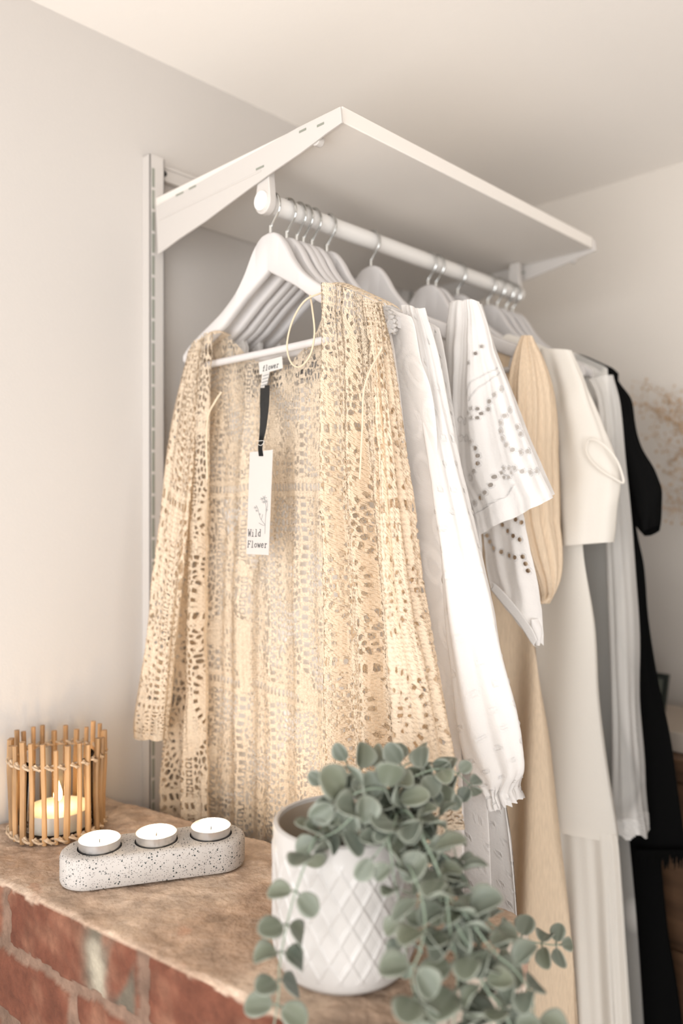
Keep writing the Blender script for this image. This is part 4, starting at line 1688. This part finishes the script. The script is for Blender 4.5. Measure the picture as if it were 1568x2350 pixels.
M['net_cut'] = cloth('sheer_net_lace', (0.88, 0.86, 0.83), trans=0.2, alpha=0.45, solid_attr=True, relief=True, bump=0.7, mask=True)
tube('sleeve', [(1350, 870), (1372, 930), (1380, 1100), (1392, 1300), (1400, 1500), (1404, 1650), (1403, 1800), (1398, 1860), (1403, 1915)],
     [(1408, 860), (1424, 930), (1440, 1080), (1454, 1250), (1466, 1430), (1470, 1600), (1480, 1750), (1488, 1840), (1499, 1925)], YL - 0.030,
     lambda b: 0.008 + 0.014 * min(1, 2 * b), M['net_cut'], gl, step=0.0026, wrinkle=wr(44, 0.0025, 4, 0.001), pat=net_pat(7, hem=0.022, H=0.9))
body('dress_body', [(1395, 850), (1400, 950), (1405, 1150), (1410, 1400), (1425, 1650), (1440, 1850), (1462, 2100), (1478, 2350)], YL, 0.011, M['net'], gl, CAM[2] - 1.2, amp=0.006, lim=(-0.015, 0.012), nf=6,
     seed=41, step=0.004, neck=0.12, neckd=0.05, pat=lambda *a: (None,) + net_pat(9)(*a)[1:])
# k: white lining dress between
gk = empty('slip_dress', (RX, HY['k'], RZ - 0.15), 'pale slip dress hidden between the off-white tiered dress and the sheer lace dress', 'dress')
body('dress_body', [(1330, 850), (1335, 1000), (1340, 1300), (1360, 1600), (1380, 1900), (1400, 2200)], HY['k'], 0.008, M['net'], gk, CAM[2] - 1.0, amp=0.005, seed=43, step=0.007,
     neck=0.12, neckd=0.07, lim=(-0.012, 0.012), pat=lambda *a: (None,) + net_pat(19)(*a)[1:])

# ------------------------------------------------------------------ m, n: black pieces
YM = HY['m']
gm = empty('black_dress', (RX, YM, RZ - 0.15), 'long black dress with a short flared sleeve, next to the sheer lace dress', 'dress')
tube('sleeve', [(1405, 880), (1418, 980), (1428, 1080), (1445, 1180), (1468, 1246)], [(1423, 872), (1450, 915), (1468, 1000), (1505, 1075), (1520, 1120), (1526, 1192)], YM - 0.008,
     lambda b: 0.006 + 0.02 * b, M['black'], gm, step=0.004, wrinkle=wr(54, 0.002, 4, 0.001))
body('dress_body', [(1415, 880), (1440, 1000), (1458, 1200), (1476, 1300), (1486, 1420), (1508, 1550), (1540, 1690), (1562, 1850), (1585, 2000), (1600, 2100)], YM, 0.009, M['black'], gm,
     onp(1560, 1965, YM)[1], amp=0.004, nf=6, seed=51, step=0.006, lim=(-0.014, 0.009))
gn = empty('black_fringed_shawl', (RX, HY['n'], RZ - 0.15), 'black shawl dress hanging lowest at the far end of the rail', 'dress')
body('shawl_body', [(1420, 880), (1432, 1000), (1450, 1200), (1468, 1400), (1490, 1600), (1510, 1850), (1526, 2050), (1536, 2150), (1552, 2250), (1565, 2350), (1575, 2450)], HY['n'], 0.009,
     M['black'], gn, CAM[2] - 1.15, amp=0.004, nf=6, seed=53, step=0.007, lim=(-0.010, 0.014))
m = MB()
r = random.Random(4)
for k in range(70):
    u = 1462 + k * 1.6
    a = q3(u, 1950, YM - 0.018)
    m.tube([a, (a[0] + r.uniform(-.003, .003), a[1] - 0.001, a[2] - r.uniform(.012, .030))], [0.0022, 0.0004], 4)
m.build('fringe', M['black'], gm)

# ------------------------------------------------------------------ candle holder with three tealights
TZ = LZ + 0.0015
ea = onz(209, 2016, TZ)
eb = onz(496, 1979, TZ)
ax = (eb - ea)[:2]
ln = np.linalg.norm(ax)
ax = ax / ln
nx_ = np.array([-ax[1], ax[0]])
RAD = 0.0325
HH = 0.0335
ang = math.atan2(ax[1], ax[0])
mid = (ea + eb) / 2
ch = empty('candle_holder', (mid[0], mid[1], TZ), 'speckled pale concrete tealight holder with rounded ends, lying on the ledge', 'candle holder')


def pill(r_, L, n=24):
    pts = []
    for k in range(n + 1):
        a = -math.pi / 2 + math.pi * k / n
        pts.append((L / 2 + r_ * math.cos(a), r_ * math.sin(a)))
    for k in range(n + 1):
        a = math.pi / 2 + math.pi * k / n
        pts.append((-L / 2 + r_ * math.cos(a), r_ * math.sin(a)))
    return pts


HO = [-0.0590, 0.0015, 0.0620]      # hole centres along the holder
HR_ = 0.0236
bm = bmesh.new()
outer = pill(RAD, ln, 28)
rings = []
for (dr, z) in ((-0.004, 0.0), (-0.001, 0.0012), (0, 0.004), (0, HH - 0.006), (-0.0012, HH - 0.0025), (-0.0045, HH)):
    rings.append([bm.verts.new((x, y, z)) for x, y in pill(RAD + dr, ln, 28)])
for a, b in zip(rings[:-1], rings[1:]):
    n = len(a)
    for k in range(n):
        bm.faces.new((a[k], a[(k + 1) % n], b[(k + 1) % n], b[k]))
bm.faces.new(rings[0][::-1])
topring = rings[-1]
edges = [bm.edges.get((topring[k], topring[(k + 1) % len(topring)])) for k in range(len(topring))]
for hx in HO:
    hr = [bm.verts.new((hx + HR_ * math.cos(2 * math.pi * k / 40), HR_ * math.sin(2 * math.pi * k / 40), HH)) for k in range(40)]
    he = [bm.edges.new((hr[k], hr[(k + 1) % 40])) for k in range(40)]
    edges += he
    lo = [bm.verts.new((v_.co.x, v_.co.y, HH - 0.0095)) for v_ in hr]
    for k in range(40):
        bm.faces.new((hr[k], hr[(k + 1) % 40], lo[(k + 1) % 40], lo[k]))
    bm.faces.new(lo)
bmesh.ops.triangle_fill(bm, use_beauty=True, use_dissolve=False, edges=edges)
bmesh.ops.recalc_face_normals(bm, faces=bm.faces)
me = bpy.data.meshes.new('holder_body')
bm.to_mesh(me)
bm.free()
me['local'] = 1
ch.rotation_euler = (0, 0, ang)
ho = link('holder_body', me, M['concrete'], ch)
try:
    me.set_sharp_from_angle(angle=0.8)
except Exception:
    pass


def flame(name, c, h, r_, parent):
    m = MB()
    prof = []
    for k in range(13):
        s_ = k / 12.0
        prof.append((max(0.0001, r_ * math.sin(math.pi * s_ ** 0.62) * (1 - 0.25 * s_)), h * s_))
    m.lathe(prof, c, 16)
    return m.build(name, M['flame'], parent)


TL = ['first tealight in the concrete holder, at the end towards the bamboo candle', 'middle lit tealight of the three in the concrete holder',
      'third tealight in the concrete holder, at the end beside the plant pot']
for hx, lb in zip(HO, TL):
    p = mid[:2] + ax * (hx)
    c = (p[0], p[1], TZ + HH - 0.0092)
    hgt = 0.0185
    t = empty('tealight', c, lb, 'candle', 'lit tealights in the concrete holder')
    m = MB()
    m.lathe([(0.0001, 0), (0.0212, 0), (0.0220, 0.0008), (0.0222, hgt - 0.001), (0.0226, hgt), (0.0222, hgt + 0.0004), (0.0216, hgt - 0.0004), (0.0214, 0.001)], c, 56)
    m.build('cup', M['alu'], t)
    m = MB()
    m.lathe([(0.0001, hgt - 0.0045), (0.012, hgt - 0.0042), (0.019, hgt - 0.003), (0.0213, hgt - 0.0016)], c, 40)
    m.build('wax', M['wax'], t)
    m = MB()
    m.tube([(c[0], c[1], c[2] + hgt - 0.005), (c[0] + .0005, c[1], c[2] + hgt + 0.001)], 0.0006, 6)
    m.build('wick', M['wick'], t)
    flame('flame', (c[0], c[1], c[2] + hgt - 0.001), 0.0085, 0.0017, t)
    point_light('tealight_glow', (c[0], c[1], c[2] + hgt + 0.010), 0.11, 0.003, (1.0, 0.78, 0.52))

# ------------------------------------------------------------------ bamboo candle lantern
BC = np.array([0.0745, 0.643 - 0.18])
bq = p3(133, 1895, 1.005)
BC = np.array([max(bq[0], 0.066), bq[1]])
bl = empty('bamboo_candle_holder', (BC[0], BC[1], TZ), 'candle jar caged in upright bamboo sticks bound with twine, by the wall', 'candle holder')
r = random.Random(12)
NS = 25
BR = 0.0545
BH = 0.1135
for k in range(NS):
    a = 2 * math.pi * k / NS + r.uniform(-.03, .03)
    h = BH + r.uniform(-0.006, 0.009)
    dt = r.uniform(-0.05, 0.05)
    m = MB()
    rr = r.uniform(0.0028, 0.0038)
    pts = []
    for s_ in np.linspace(0, 1, 7):
        aa = a + dt * s_ * 0.5
        R_ = BR + 0.0015 * s_ + 0.0008 * math.sin(s_ * 5 + k)
        pts.append((BC[0] + R_ * math.cos(aa), BC[1] + R_ * math.sin(aa), TZ + 0.001 + h * s_))
    m.tube(pts, [rr * (1.08 if i % 3 == 1 else 1.0) for i in range(7)], 8)
    m.build('bamboo_stick', M['bamboo'], bl)
for zz, nm in ((0.093, 'twine_binding'), (0.006, 'twine_binding')):
    m = MB()
    for ph in (0, math.pi):
        pts = []
        n = NS * 8
        for i in range(n + 1):
            a = 2 * math.pi * i / n
            w_ = math.sin(a * NS / 2 + ph)
            pts.append((BC[0] + (BR + 0.0010 + 0.0042 * w_) * math.cos(a), BC[1] + (BR + 0.0010 + 0.0042 * w_) * math.sin(a), TZ + zz + 0.0022 * math.cos(a * NS / 2 + ph)))
        m.tube(pts, 0.0015, 6, caps=False)
    for k in range(NS):
        a = 2 * math.pi * (k + .5) / NS
        c = Vector((BC[0] + (BR + 0.0022) * math.cos(a), BC[1] + (BR + 0.0022) * math.sin(a), TZ + zz))
        tn = Vector((-math.sin(a), math.cos(a), 0))
        m.tube([c - tn * 0.0035 + Vector((0, 0, 0.004)), c, c + tn * 0.0035 - Vector((0, 0, 0.003))], 0.0018, 6)
    m.build(nm, M['twine'], bl)
GR = 0.043
m = MB()
m.lathe([(0.0001, 0.0), (GR - 0.003, 0.0), (GR, 0.003), (GR, 0.088), (GR + 0.001, 0.091), (GR - 0.0012, 0.0925), (GR - 0.003, 0.090), (GR - 0.003, 0.006), (0.0001, 0.005)],
        (BC[0], BC[1], TZ + 0.0008), 56)
m.build('glass_jar', M['glass'], bl)
m = MB()
m.lathe([(0.0001, 0.006), (GR - 0.0035, 0.006), (GR - 0.0035, 0.027), (GR - 0.008, 0.026), (0.0001, 0.0255)], (BC[0], BC[1], TZ), 48)
m.build('candle_wax', M['wax'], bl)
m = MB()
m.tube([(BC[0], BC[1], TZ + 0.025), (BC[0], BC[1], TZ + 0.036)], 0.0008, 6)
m.build('wick', M['wick'], bl)
flame('flame', (BC[0], BC[1], TZ + 0.034), 0.028, 0.0055, bl)
point_light('candle_glow', (BC[0], BC[1], TZ + 0.050), 0.075, 0.006)

# ------------------------------------------------------------------ plant pot
pc = p3(790, 1175 + (CAM[2] - TZ) / 0.7115 * F, 0.7115)
PC = (pc[0], pc[1])
PR, PH = 0.0632, 0.1250
pt = empty('plant_pot', (PC[0], PC[1], TZ), 'round white glazed pot with a raised diamond pattern, on the brick ledge', 'pot')
nth, nz_ = 620, 330
zz = np.linspace(0, PH, nz_)
th = np.linspace(0, 2 * math.pi, nth, endpoint=False)
TH, Z = np.meshgrid(th, zz)
rb = PR - 0.0045 * ss(-Z, -0.03, 0.0) ** 1.5 - 0.004 * (1 - np.clip(Z / 0.006, 0, 1)) ** 2
rb = rb - 0.0018 * np.clip((Z - (PH - 0.0018)) / 0.0018, 0, 1) ** 2
nd = 22
a1 = TH * nd / 2 / math.pi
b1 = Z / 0.0300
l1 = np.abs(np.mod(a1 + b1, 1.0) - 0.5)
l2 = np.abs(np.mod(a1 - b1, 1.0) - 0.5)
gro = np.exp(-(l1 / 0.07) ** 2) + np.exp(-(l2 / 0.07) ** 2)
gro = np.clip(gro, 0, 1)
l1b = np.abs(np.mod(a1 + b1 + 0.15, 1.0) - 0.5)
l2b = np.abs(np.mod(a1 - b1 + 0.15, 1.0) - 0.5)
gro = np.clip(gro + 0.55 * np.exp(-(l1b / 0.03) ** 2) + 0.55 * np.exp(-(l2b / 0.03) ** 2), 0, 1)
band = ss(Z, 0.008, 0.016) * (1 - ss(Z, 0.104, 0.112))
rb = rb + 0.0011 * gro * band
P = np.stack([PC[0] + rb * np.cos(TH), PC[1] + rb * np.sin(TH), TZ + Z], -1).reshape(-1, 3)
link('pot_wall', np_mesh('pot_wall', P, grid_faces(nz_, nth, True)), M['pot'], pt)
m = MB()
m.lathe([(PR - 0.0018, PH), (PR - 0.0030, PH + 0.0008), (PR - 0.0046, PH), (PR - 0.0052, PH - 0.003)], (PC[0], PC[1], TZ), 96)
m.build('pot_rim', M['pot'], pt)
m = MB()
m.lathe([(0.0001, 0.0), (PR - 0.0086, 0.0)], (PC[0], PC[1], TZ), 96)
m.build('pot_base', M['pot'], pt)
m = MB()
m.lathe([(PR - 0.0052, PH - 0.003), (PR - 0.0056, 0.01), (0.0001, 0.008)], (PC[0], PC[1], TZ), 72)
m.build('pot_inside', M['pot_in'], pt)
m = MB()
m.lathe([(0.0001, PH - 0.035), (PR - 0.0066, PH - 0.038)], (PC[0], PC[1], TZ), 40)
m.build('soil', M['soil'], pt)

# ------------------------------------------------------------------ trailing eucalyptus plant
pl = empty('eucalyptus_plant', (PC[0], PC[1], TZ + PH - 0.036), 'trailing grey-green eucalyptus with round leaves, growing in the white pot', 'plant')


def leaf_geo(V, Fc, RIM, VAR, base, dirv, nrm, ln_, wd, cup, vary):
    dirv = dirv.normalized()
    nrm = (nrm - dirv * nrm.dot(dirv))
    if nrm.length < 1e-4:
        nrm = dirv.orthogonal()
    nrm.normalize()
    side = dirv.cross(nrm)
    nu, nv = 12, 7
    b0 = len(V)
    pet = 0.16
    for i in range(nu):
        s_ = 0.5 - 0.5 * math.cos(math.pi * i / (nu - 1))
        sq = 2 * s_ ** 0.88 - 1
        prof = max(math.sqrt(max(0.0, 1 - sq * sq)), 0.06)
        if s_ < 0.5:
            prof *= 0.80 + 0.40 * s_
        for j in range(nv):
            q_ = (j / (nv - 1)) * 2 - 1
            x = dirv * (ln_ * (pet + s_ * (1 - pet)))
            y = side * (wd * 0.5 * prof * q_)
            z = nrm * (cup * wd * ((q_ * prof) ** 2) - cup * ln_ * 0.5 * (s_ - 0.2) ** 2)
            V.append(base + x + y + z)
            rim = max(abs(q_) ** 6, abs(2 * s_ - 1) ** 10) * 0.9
            mid_ = 0.35 * math.exp(-(q_ / 0.10) ** 2) * (1 - s_)
            RIM.append(min(1, rim + mid_))
            VAR.append(vary)
    for i in range(nu - 1):
        for j in range(nv - 1):
            a = b0 + i * nv + j
            Fc.append((a, a + 1, a + nv + 1, a + nv))
    # petiole
    b1 = len(V)
    for e in (0, pet * ln_ * 1.1):
        for k in range(4):
            an = k * math.pi / 2
            V.append(base + dirv * e + side * 0.0006 * math.cos(an) + nrm * 0.0006 * math.sin(an))
            RIM.append(0.2)
            VAR.append(vary)
    for k in range(4):
        Fc.append((b1 + k, b1 + (k + 1) % 4, b1 + 4 + (k + 1) % 4, b1 + 4 + k))


CAMV = Vector((CAM[0], CAM[1], CAM[2]))


def sprig(path, size=0.022, spacing=0.0155, seed=0, start=0.25, grow=(1.0, 0.7), sr=0.00105, facing=0.5, vary=0.3, tip=True):
    r = random.Random(seed)
    P = [Vector(p3(u, v, t_)) for u, v, t_ in path]
    pts = [Vector(p) for p in smooth_path([tuple(p) for p in P], 60)]
    L = [0.0]
    for a, b in zip(pts[:-1], pts[1:]):
        L.append(L[-1] + (b - a).length)
    tot = L[-1]
    m = MB()
    m.tube(pts, [sr * (1 - 0.45 * l_ / tot) for l_ in L], 7)
    stem = m.build('sprig_stem', M['stem'], pl)
    V, Fc, RIM, VAR = [], [], [], []
    d = tot * start
    k = 0
    while d < tot:
        i = min(range(len(L)), key=lambda q_: abs(L[q_] - d))
        i = min(max(i, 1), len(L) - 2)
        p = pts[i]
        tn = (pts[i + 1] - pts[i - 1]).normalized()
        f = d / tot
        sz = size * (grow[0] + (grow[1] - grow[0]) * f) * r.uniform(0.82, 1.15)
        tocam = (CAMV - p).normalized()
        s0_ = tn.cross(tocam).normalized()
        rot = (k % 2) * math.pi / 2 * 0.55 + r.uniform(-0.35, 0.35)
        for sgn in (1, -1):
            sd = (s0_ * math.cos(rot) + tocam * math.sin(rot)) * sgn
            dirv = (sd + tn * r.uniform(0.15, 0.55) + Vector((0, 0, r.uniform(-0.25, 0.15)))).normalized()
            nr = (tocam * facing + tn * -0.35 * 1 + Vector((r.uniform(-.5, .5), r.uniform(-.5, .5), 0.45 + r.uniform(-.3, .4))))
            leaf_geo(V, Fc, RIM, VAR, p, dirv, nr, sz * r.uniform(0.95, 1.2), sz * r.uniform(0.78, 1.0), r.uniform(0.10, 0.35), min(1, max(0, vary + r.uniform(-.3, .4))))
        k += 1
        d += spacing * (1.12 - 0.35 * f) * r.uniform(0.85, 1.15)
    if tip:
        p = pts[-1]
        tn = (pts[-1] - pts[-3]).normalized()
        leaf_geo(V, Fc, RIM, VAR, p, tn, (CAMV - p) + Vector((r.uniform(-.3, .3), 0, r.uniform(-.3, .3))), size * grow[1] * 0.95, size * grow[1] * 0.7, 0.2, vary)
    V = np.array([tuple(v) for v in V])
    me = np_mesh('sprig_leaves', V, Fc, {'rim': np.array(RIM), 'vary': np.array(VAR)})
    o = link('sprig_leaves', me, M['leaf'], None)
    o.parent = stem
    co = np.empty(len(V) * 3, dtype=np.float32)
    me.vertices.foreach_get('co', co)
    co = co.reshape(-1, 3) - np.array(pl.location)
    me.vertices.foreach_set('co', co.ravel())
    me.update()
    s_ = o.modifiers.new('thickness', 'SOLIDIFY')
    s_.thickness = 0.0007
    s_.offset = 0
    return stem


SP = [
    ([(785, 1950, .69), (762, 1890, .66), (722, 1925, .632), (700, 1985, .622), (674, 2060, .617), (655, 2140, .615), (642, 2215, .615), (640, 2280, .615), (628, 2360, .615)], .0215, .0200, 1, .30, (1, .95)),
    ([(830, 1950, .69), (868, 1880, .64), (893, 1935, .622), (905, 2020, .618), (921, 2085, .618), (930, 2150, .62), (932, 2205, .62)], .0165, .0185, 2, .34, (1.1, .8)),
    ([(850, 1950, .70), (915, 1850, .67), (985, 1925, .645), (1050, 1998, .635), (1103, 2072, .63), (1130, 2145, .63), (1143, 2225, .63), (1142, 2300, .63), (1140, 2380, .63)], .019, .0195, 3, .30, (1.0, .9)),
    ([(850, 1950, .70), (925, 1860, .655), (985, 1950, .625), (1022, 2050, .608), (1034, 2140, .602), (1050, 2220, .60), (1046, 2300, .60), (1040, 2380, .60)], .0235, .0175, 4, .28, (1.0, 1.0)),
    ([(840, 1950, .70), (905, 1880, .665), (965, 1960, .64), (1010, 2040, .63), (1060, 2112, .622), (1108, 2180, .62), (1120, 2260, .62), (1128, 2370, .62)], .0195, .0165, 5, .28, (1.0, 1.05)),
    ([(860, 1950, .70), (930, 1900, .68), (1010, 1990, .66), (1080, 2080, .66), (1150, 2135, .67), (1210, 2158, .68), (1262, 2168, .69), (1285, 2168, .695)], .0200, .0185, 6, .40, (.9, .75)),
    ([(850, 1950, .70), (890, 1850, .68), (940, 1790, .68), (1000, 1765, .69), (1045, 1772, .70), (1080, 1803, .71)], .0205, .0165, 7, .32, (1.1, .70)),
    ([(830, 1950, .70), (850, 1850, .68), (835, 1782, .685), (808, 1768, .69), (797, 1752, .69)], .0195, .017, 8, .40, (1.0, .95)),
    ([(810, 1950, .70), (800, 1870, .675), (775, 1825, .675), (757, 1806, .68), (748, 1800, .68)], .0205, .016, 9, .30, (1.2, .8)),
    ([(840, 1950, .70), (880, 1840, .68), (872, 1775, .69), (898, 1745, .70)], .0215, .0165, 10, .30, (1.1, .9)),
    ([(860, 1950, .70), (905, 1850, .665), (880, 1812, .645), (830, 1815, .635), (775, 1845, .632)], .0235, .0155, 11, .25, (1.1, 1.0)),
    ([(860, 1950, .70), (905, 1870, .66), (905, 1890, .635), (890, 1925, .625), (860, 1965, .62)], .0225, .0155, 12, .25, (1.2, .9)),
    ([(870, 1950, .70), (930, 1850, .685), (975, 1800, .69), (1015, 1790, .70), (1030, 1815, .70)], .0215, .016, 13, .30, (1.1, .8)),
    ([(870, 1950, .70), (950, 1860, .68), (1010, 1885, .665), (1040, 1940, .66), (1050, 1990, .66)], .0195, .016, 14, .30, (1.1, .9)),
    ([(960, 2000, .63), (1060, 2090, .612), (1130, 2180, .60), (1185, 2230, .60), (1222, 2290, .60), (1225, 2370, .60)], .0215, .0180, 15, .30, (1.0, .95)),
    ([(900, 1930, .66), (950, 2010, .61), (975, 2100, .59), (965, 2180, .58), (945, 2240, .575), (965, 2330, .575)], .0240, .0210, 16, .45, (.8, 1.15)),
    ([(850, 1950, .70), (870, 1860, .66), (850, 1850, .64), (815, 1870, .63), (775, 1905, .63), (735, 1925, .632)], .0235, .0165, 17, .25, (1.1, .9)),
    ([(900, 1950, .69), (940, 1900, .66), (965, 1920, .64), (1000, 1990, .63), (1040, 2060, .625), (1055, 2120, .62)], .0195, .0150, 18, .28, (1.0, .9)),
    ([(880, 1950, .69), (900, 1800, .68), (925, 1760, .69), (960, 1745, .70), (985, 1750, .70)], .0205, .0165, 19, .40, (1.1, .9)),
    ([(1010, 2060, .62), (1080, 2180, .60), (1110, 2260, .59), (1150, 2310, .585), (1180, 2370, .585)], .0215, .0165, 20, .20, (1.0, 1.0)),
]
for path, size, spc, sd, st_, gr in SP:
    sprig(path, size=size * 1.15, spacing=spc * 1.3, seed=sd, start=st_, grow=gr)

# ------------------------------------------------------------------ far corner: chest, box, frame, dried flowers
CX = 0.40
t = empty('wooden_chest', (0.64, 1.44, 0), 'dark brown wooden chest against the back wall, behind the black dress', 'chest')
zt_ = 1.205
m = MB()
m.box(0.36, 0.92, 1.30, 1.56, 0.06, zt_ - 0.02)
m.build('chest_case', M['wood'], t, bevel=0.002)
m = MB()
m.box(0.35, 0.93, 1.285, 1.565, zt_ - 0.02, zt_)
m.build('chest_top', M['wood'], t, bevel=0.003)
for k in range(4):
    m = MB()
    z0 = 0.10 + k * 0.27
    m.box(0.38, 0.90, 1.291, 1.302, z0, z0 + 0.255)
    d = m.build('drawer', M['wood'], t, bevel=0.002)
    for xx in (0.50, 0.78):
        m = MB()
        m.tube([(xx, 1.292, z0 + 0.13), (xx, 1.272, z0 + 0.13)], 0.012, 14)
        m.build('knob', M['wood'], d)
for xx in (0.38, 0.86):
    for yy in (1.32, 1.52):
        m = MB()
        m.box(xx, xx + 0.04, yy - 0.02, yy + 0.02, 0, 0.06)
        m.build('foot', M['wood'], t)
m = MB()
m.box(0.385, 0.60, 1.32, 1.50, zt_ + 0.0005, zt_ + 0.034)
m.build('pale_box', M['box'], bevel=0.002, label='pale flat box on the wooden chest, under the dark picture frame', cat='box')
# frame leaning back on the box
zb0 = zt_ + 0.035
t = empty('picture_frame', (0.46, 1.43, zb0), 'small dark picture frame leaning on the pale box, beside the black dress', 'picture frame')


def lean(x, z, dy):
    return (x, 1.425 + 0.30 * z + dy, zb0 + 0.95 * z + 0.001)


def slab(m, x0, x1, z0, z1, d0, d1):
    m.add([lean(x, z, d) for d in (d0, d1) for z in (z0, z1) for x in (x0, x1)],
          [(0, 2, 3, 1), (4, 5, 7, 6), (0, 1, 5, 4), (2, 6, 7, 3), (0, 4, 6, 2), (1, 3, 7, 5)])


fx0, fx1, fh = 0.392, 0.452, 0.068
m = MB()
slab(m, fx0, fx1, 0, 0.008, 0, 0.008)
slab(m, fx0, fx1, fh - 0.008, fh, 0, 0.008)
slab(m, fx0, fx0 + 0.008, 0.008, fh - 0.008, 0, 0.008)
slab(m, fx1 - 0.008, fx1, 0.008, fh - 0.008, 0, 0.008)
m.build('frame_border', M['frame_dark'], t, smooth=False)
m = MB()
slab(m, fx0 + 0.008, fx1 - 0.008, 0.008, fh - 0.008, 0.004, 0.006)
m.build('framed_sheet', M['picture'], t, smooth=False)
m = MB()
m.add([lean(0.42, 0.045, 0.008), lean(0.43, 0.045, 0.008), (0.43, 1.475, zb0 + 0.001), (0.42, 1.475, zb0 + 0.001)], [(0, 1, 2, 3)])
m.build('stand_strut', M['frame_dark'], t, smooth=False)

t = empty('light_blocker', (1.13, 1.1, 0), 'unseen two-door dark cupboard added to shade the lower back wall', 'cupboard')  # out of view, added to keep window light off the lower back wall
m = MB()
m.box(0.74, 1.52, 0.96, 1.26, 0, 1.52)
m.build('blocker_case', M['wood'], t, bevel=0.003)
for x0 in (0.75, 1.14):
    m = MB()
    m.box(x0, x0 + 0.37, 0.945, 0.959, 0.06, 1.50)
    d = m.build('blocker_door', M['wood'], t, bevel=0.002)
    m = MB()
    xx = x0 + (0.34 if x0 < 1.0 else 0.03)
    m.tube([(xx, 0.945, 0.9), (xx, 0.925, 0.9)], 0.012, 14)
    m.build('blocker_knob', M['wood'], d)

t = empty('flower_vase', (0.78, 1.44, zt_), 'stoneware vase on the chest holding the dried flowers', 'vase')
m = MB()
m.lathe([(0.0001, 0.001), (0.04, 0.001), (0.058, 0.03), (0.062, 0.07), (0.045, 0.12), (0.024, 0.15), (0.028, 0.17), (0.024, 0.17), (0.020, 0.15), (0.04, 0.12), (0.055, 0.07), (0.0001, 0.02)],
        (0.78, 1.44, zt_), 40)
m.build('vase_body', M['vase'], t)
fl = empty('dried_flowers', (0.78, 1.44, zt_ + 0.12), 'spray of dried tan flowers spreading from the vase beside the black dress', 'dried flowers')
r = random.Random(31)
for k, (u, v, dpt) in enumerate([(1450, 905, 1.50), (1500, 1000, 1.50), (1478, 930, 1.52), (1540, 905, 1.52), (1565, 950, 1.50), (1530, 1060, 1.48), (1520, 1160, 1.46),
                                 (1560, 1150, 1.48), (1555, 1040, 1.5), (1600, 920, 1.5), (1640, 1000, 1.5), (1700, 900, 1.45), (1545, 1095, 1.50), (1480, 880, 1.53),
                                 (1525, 1120, 1.49), (1568, 1075, 1.47), (1505, 940, 1.52)]):
    e = p3(u, v, dpt)
    e[1] = min(e[1], 1.53)
    s0_ = np.array([0.78, 1.44, zt_ + 0.15])
    midp = (s0_ + e) / 2 + np.array([0.03, -0.01, 0.06])
    path = smooth_path([s0_ - np.array([0, 0, 0.02]), s0_, midp, e], 24)
    m = MB()
    m.tube(path, [0.0011 * (1 - 0.6 * i / 23) for i in range(24)], 5)
    st = m.build('dry_stem', M['dry'], fl)
    m = MB()
    for q in range(60):
        i = r.randint(13, 23)
        b = path[i]
        sp_ = 0.022
        d = np.array([r.gauss(0, 1), r.gauss(0, .7), r.gauss(0, 1)]) * sp_ * 0.6
        tip_ = b + d
        tip_[1] = min(tip_[1], 1.56)
        m.tube([b, tip_], 0.0004, 3)
        rr_ = r.uniform(0.0018, 0.0036)
        m.add([tip_ + np.array([rr_, 0, 0]), tip_ + np.array([-rr_, 0, 0]), tip_ + np.array([0, rr_, 0]), tip_ + np.array([0, -rr_, 0]), tip_ + np.array([0, 0, rr_]),
               tip_ + np.array([0, 0, -rr_])], [(0, 2, 4), (2, 1, 4), (1, 3, 4), (3, 0, 4), (2, 0, 5), (1, 2, 5), (3, 1, 5), (0, 3, 5)])
    m.build('flower_tuft', M['dry'], st)
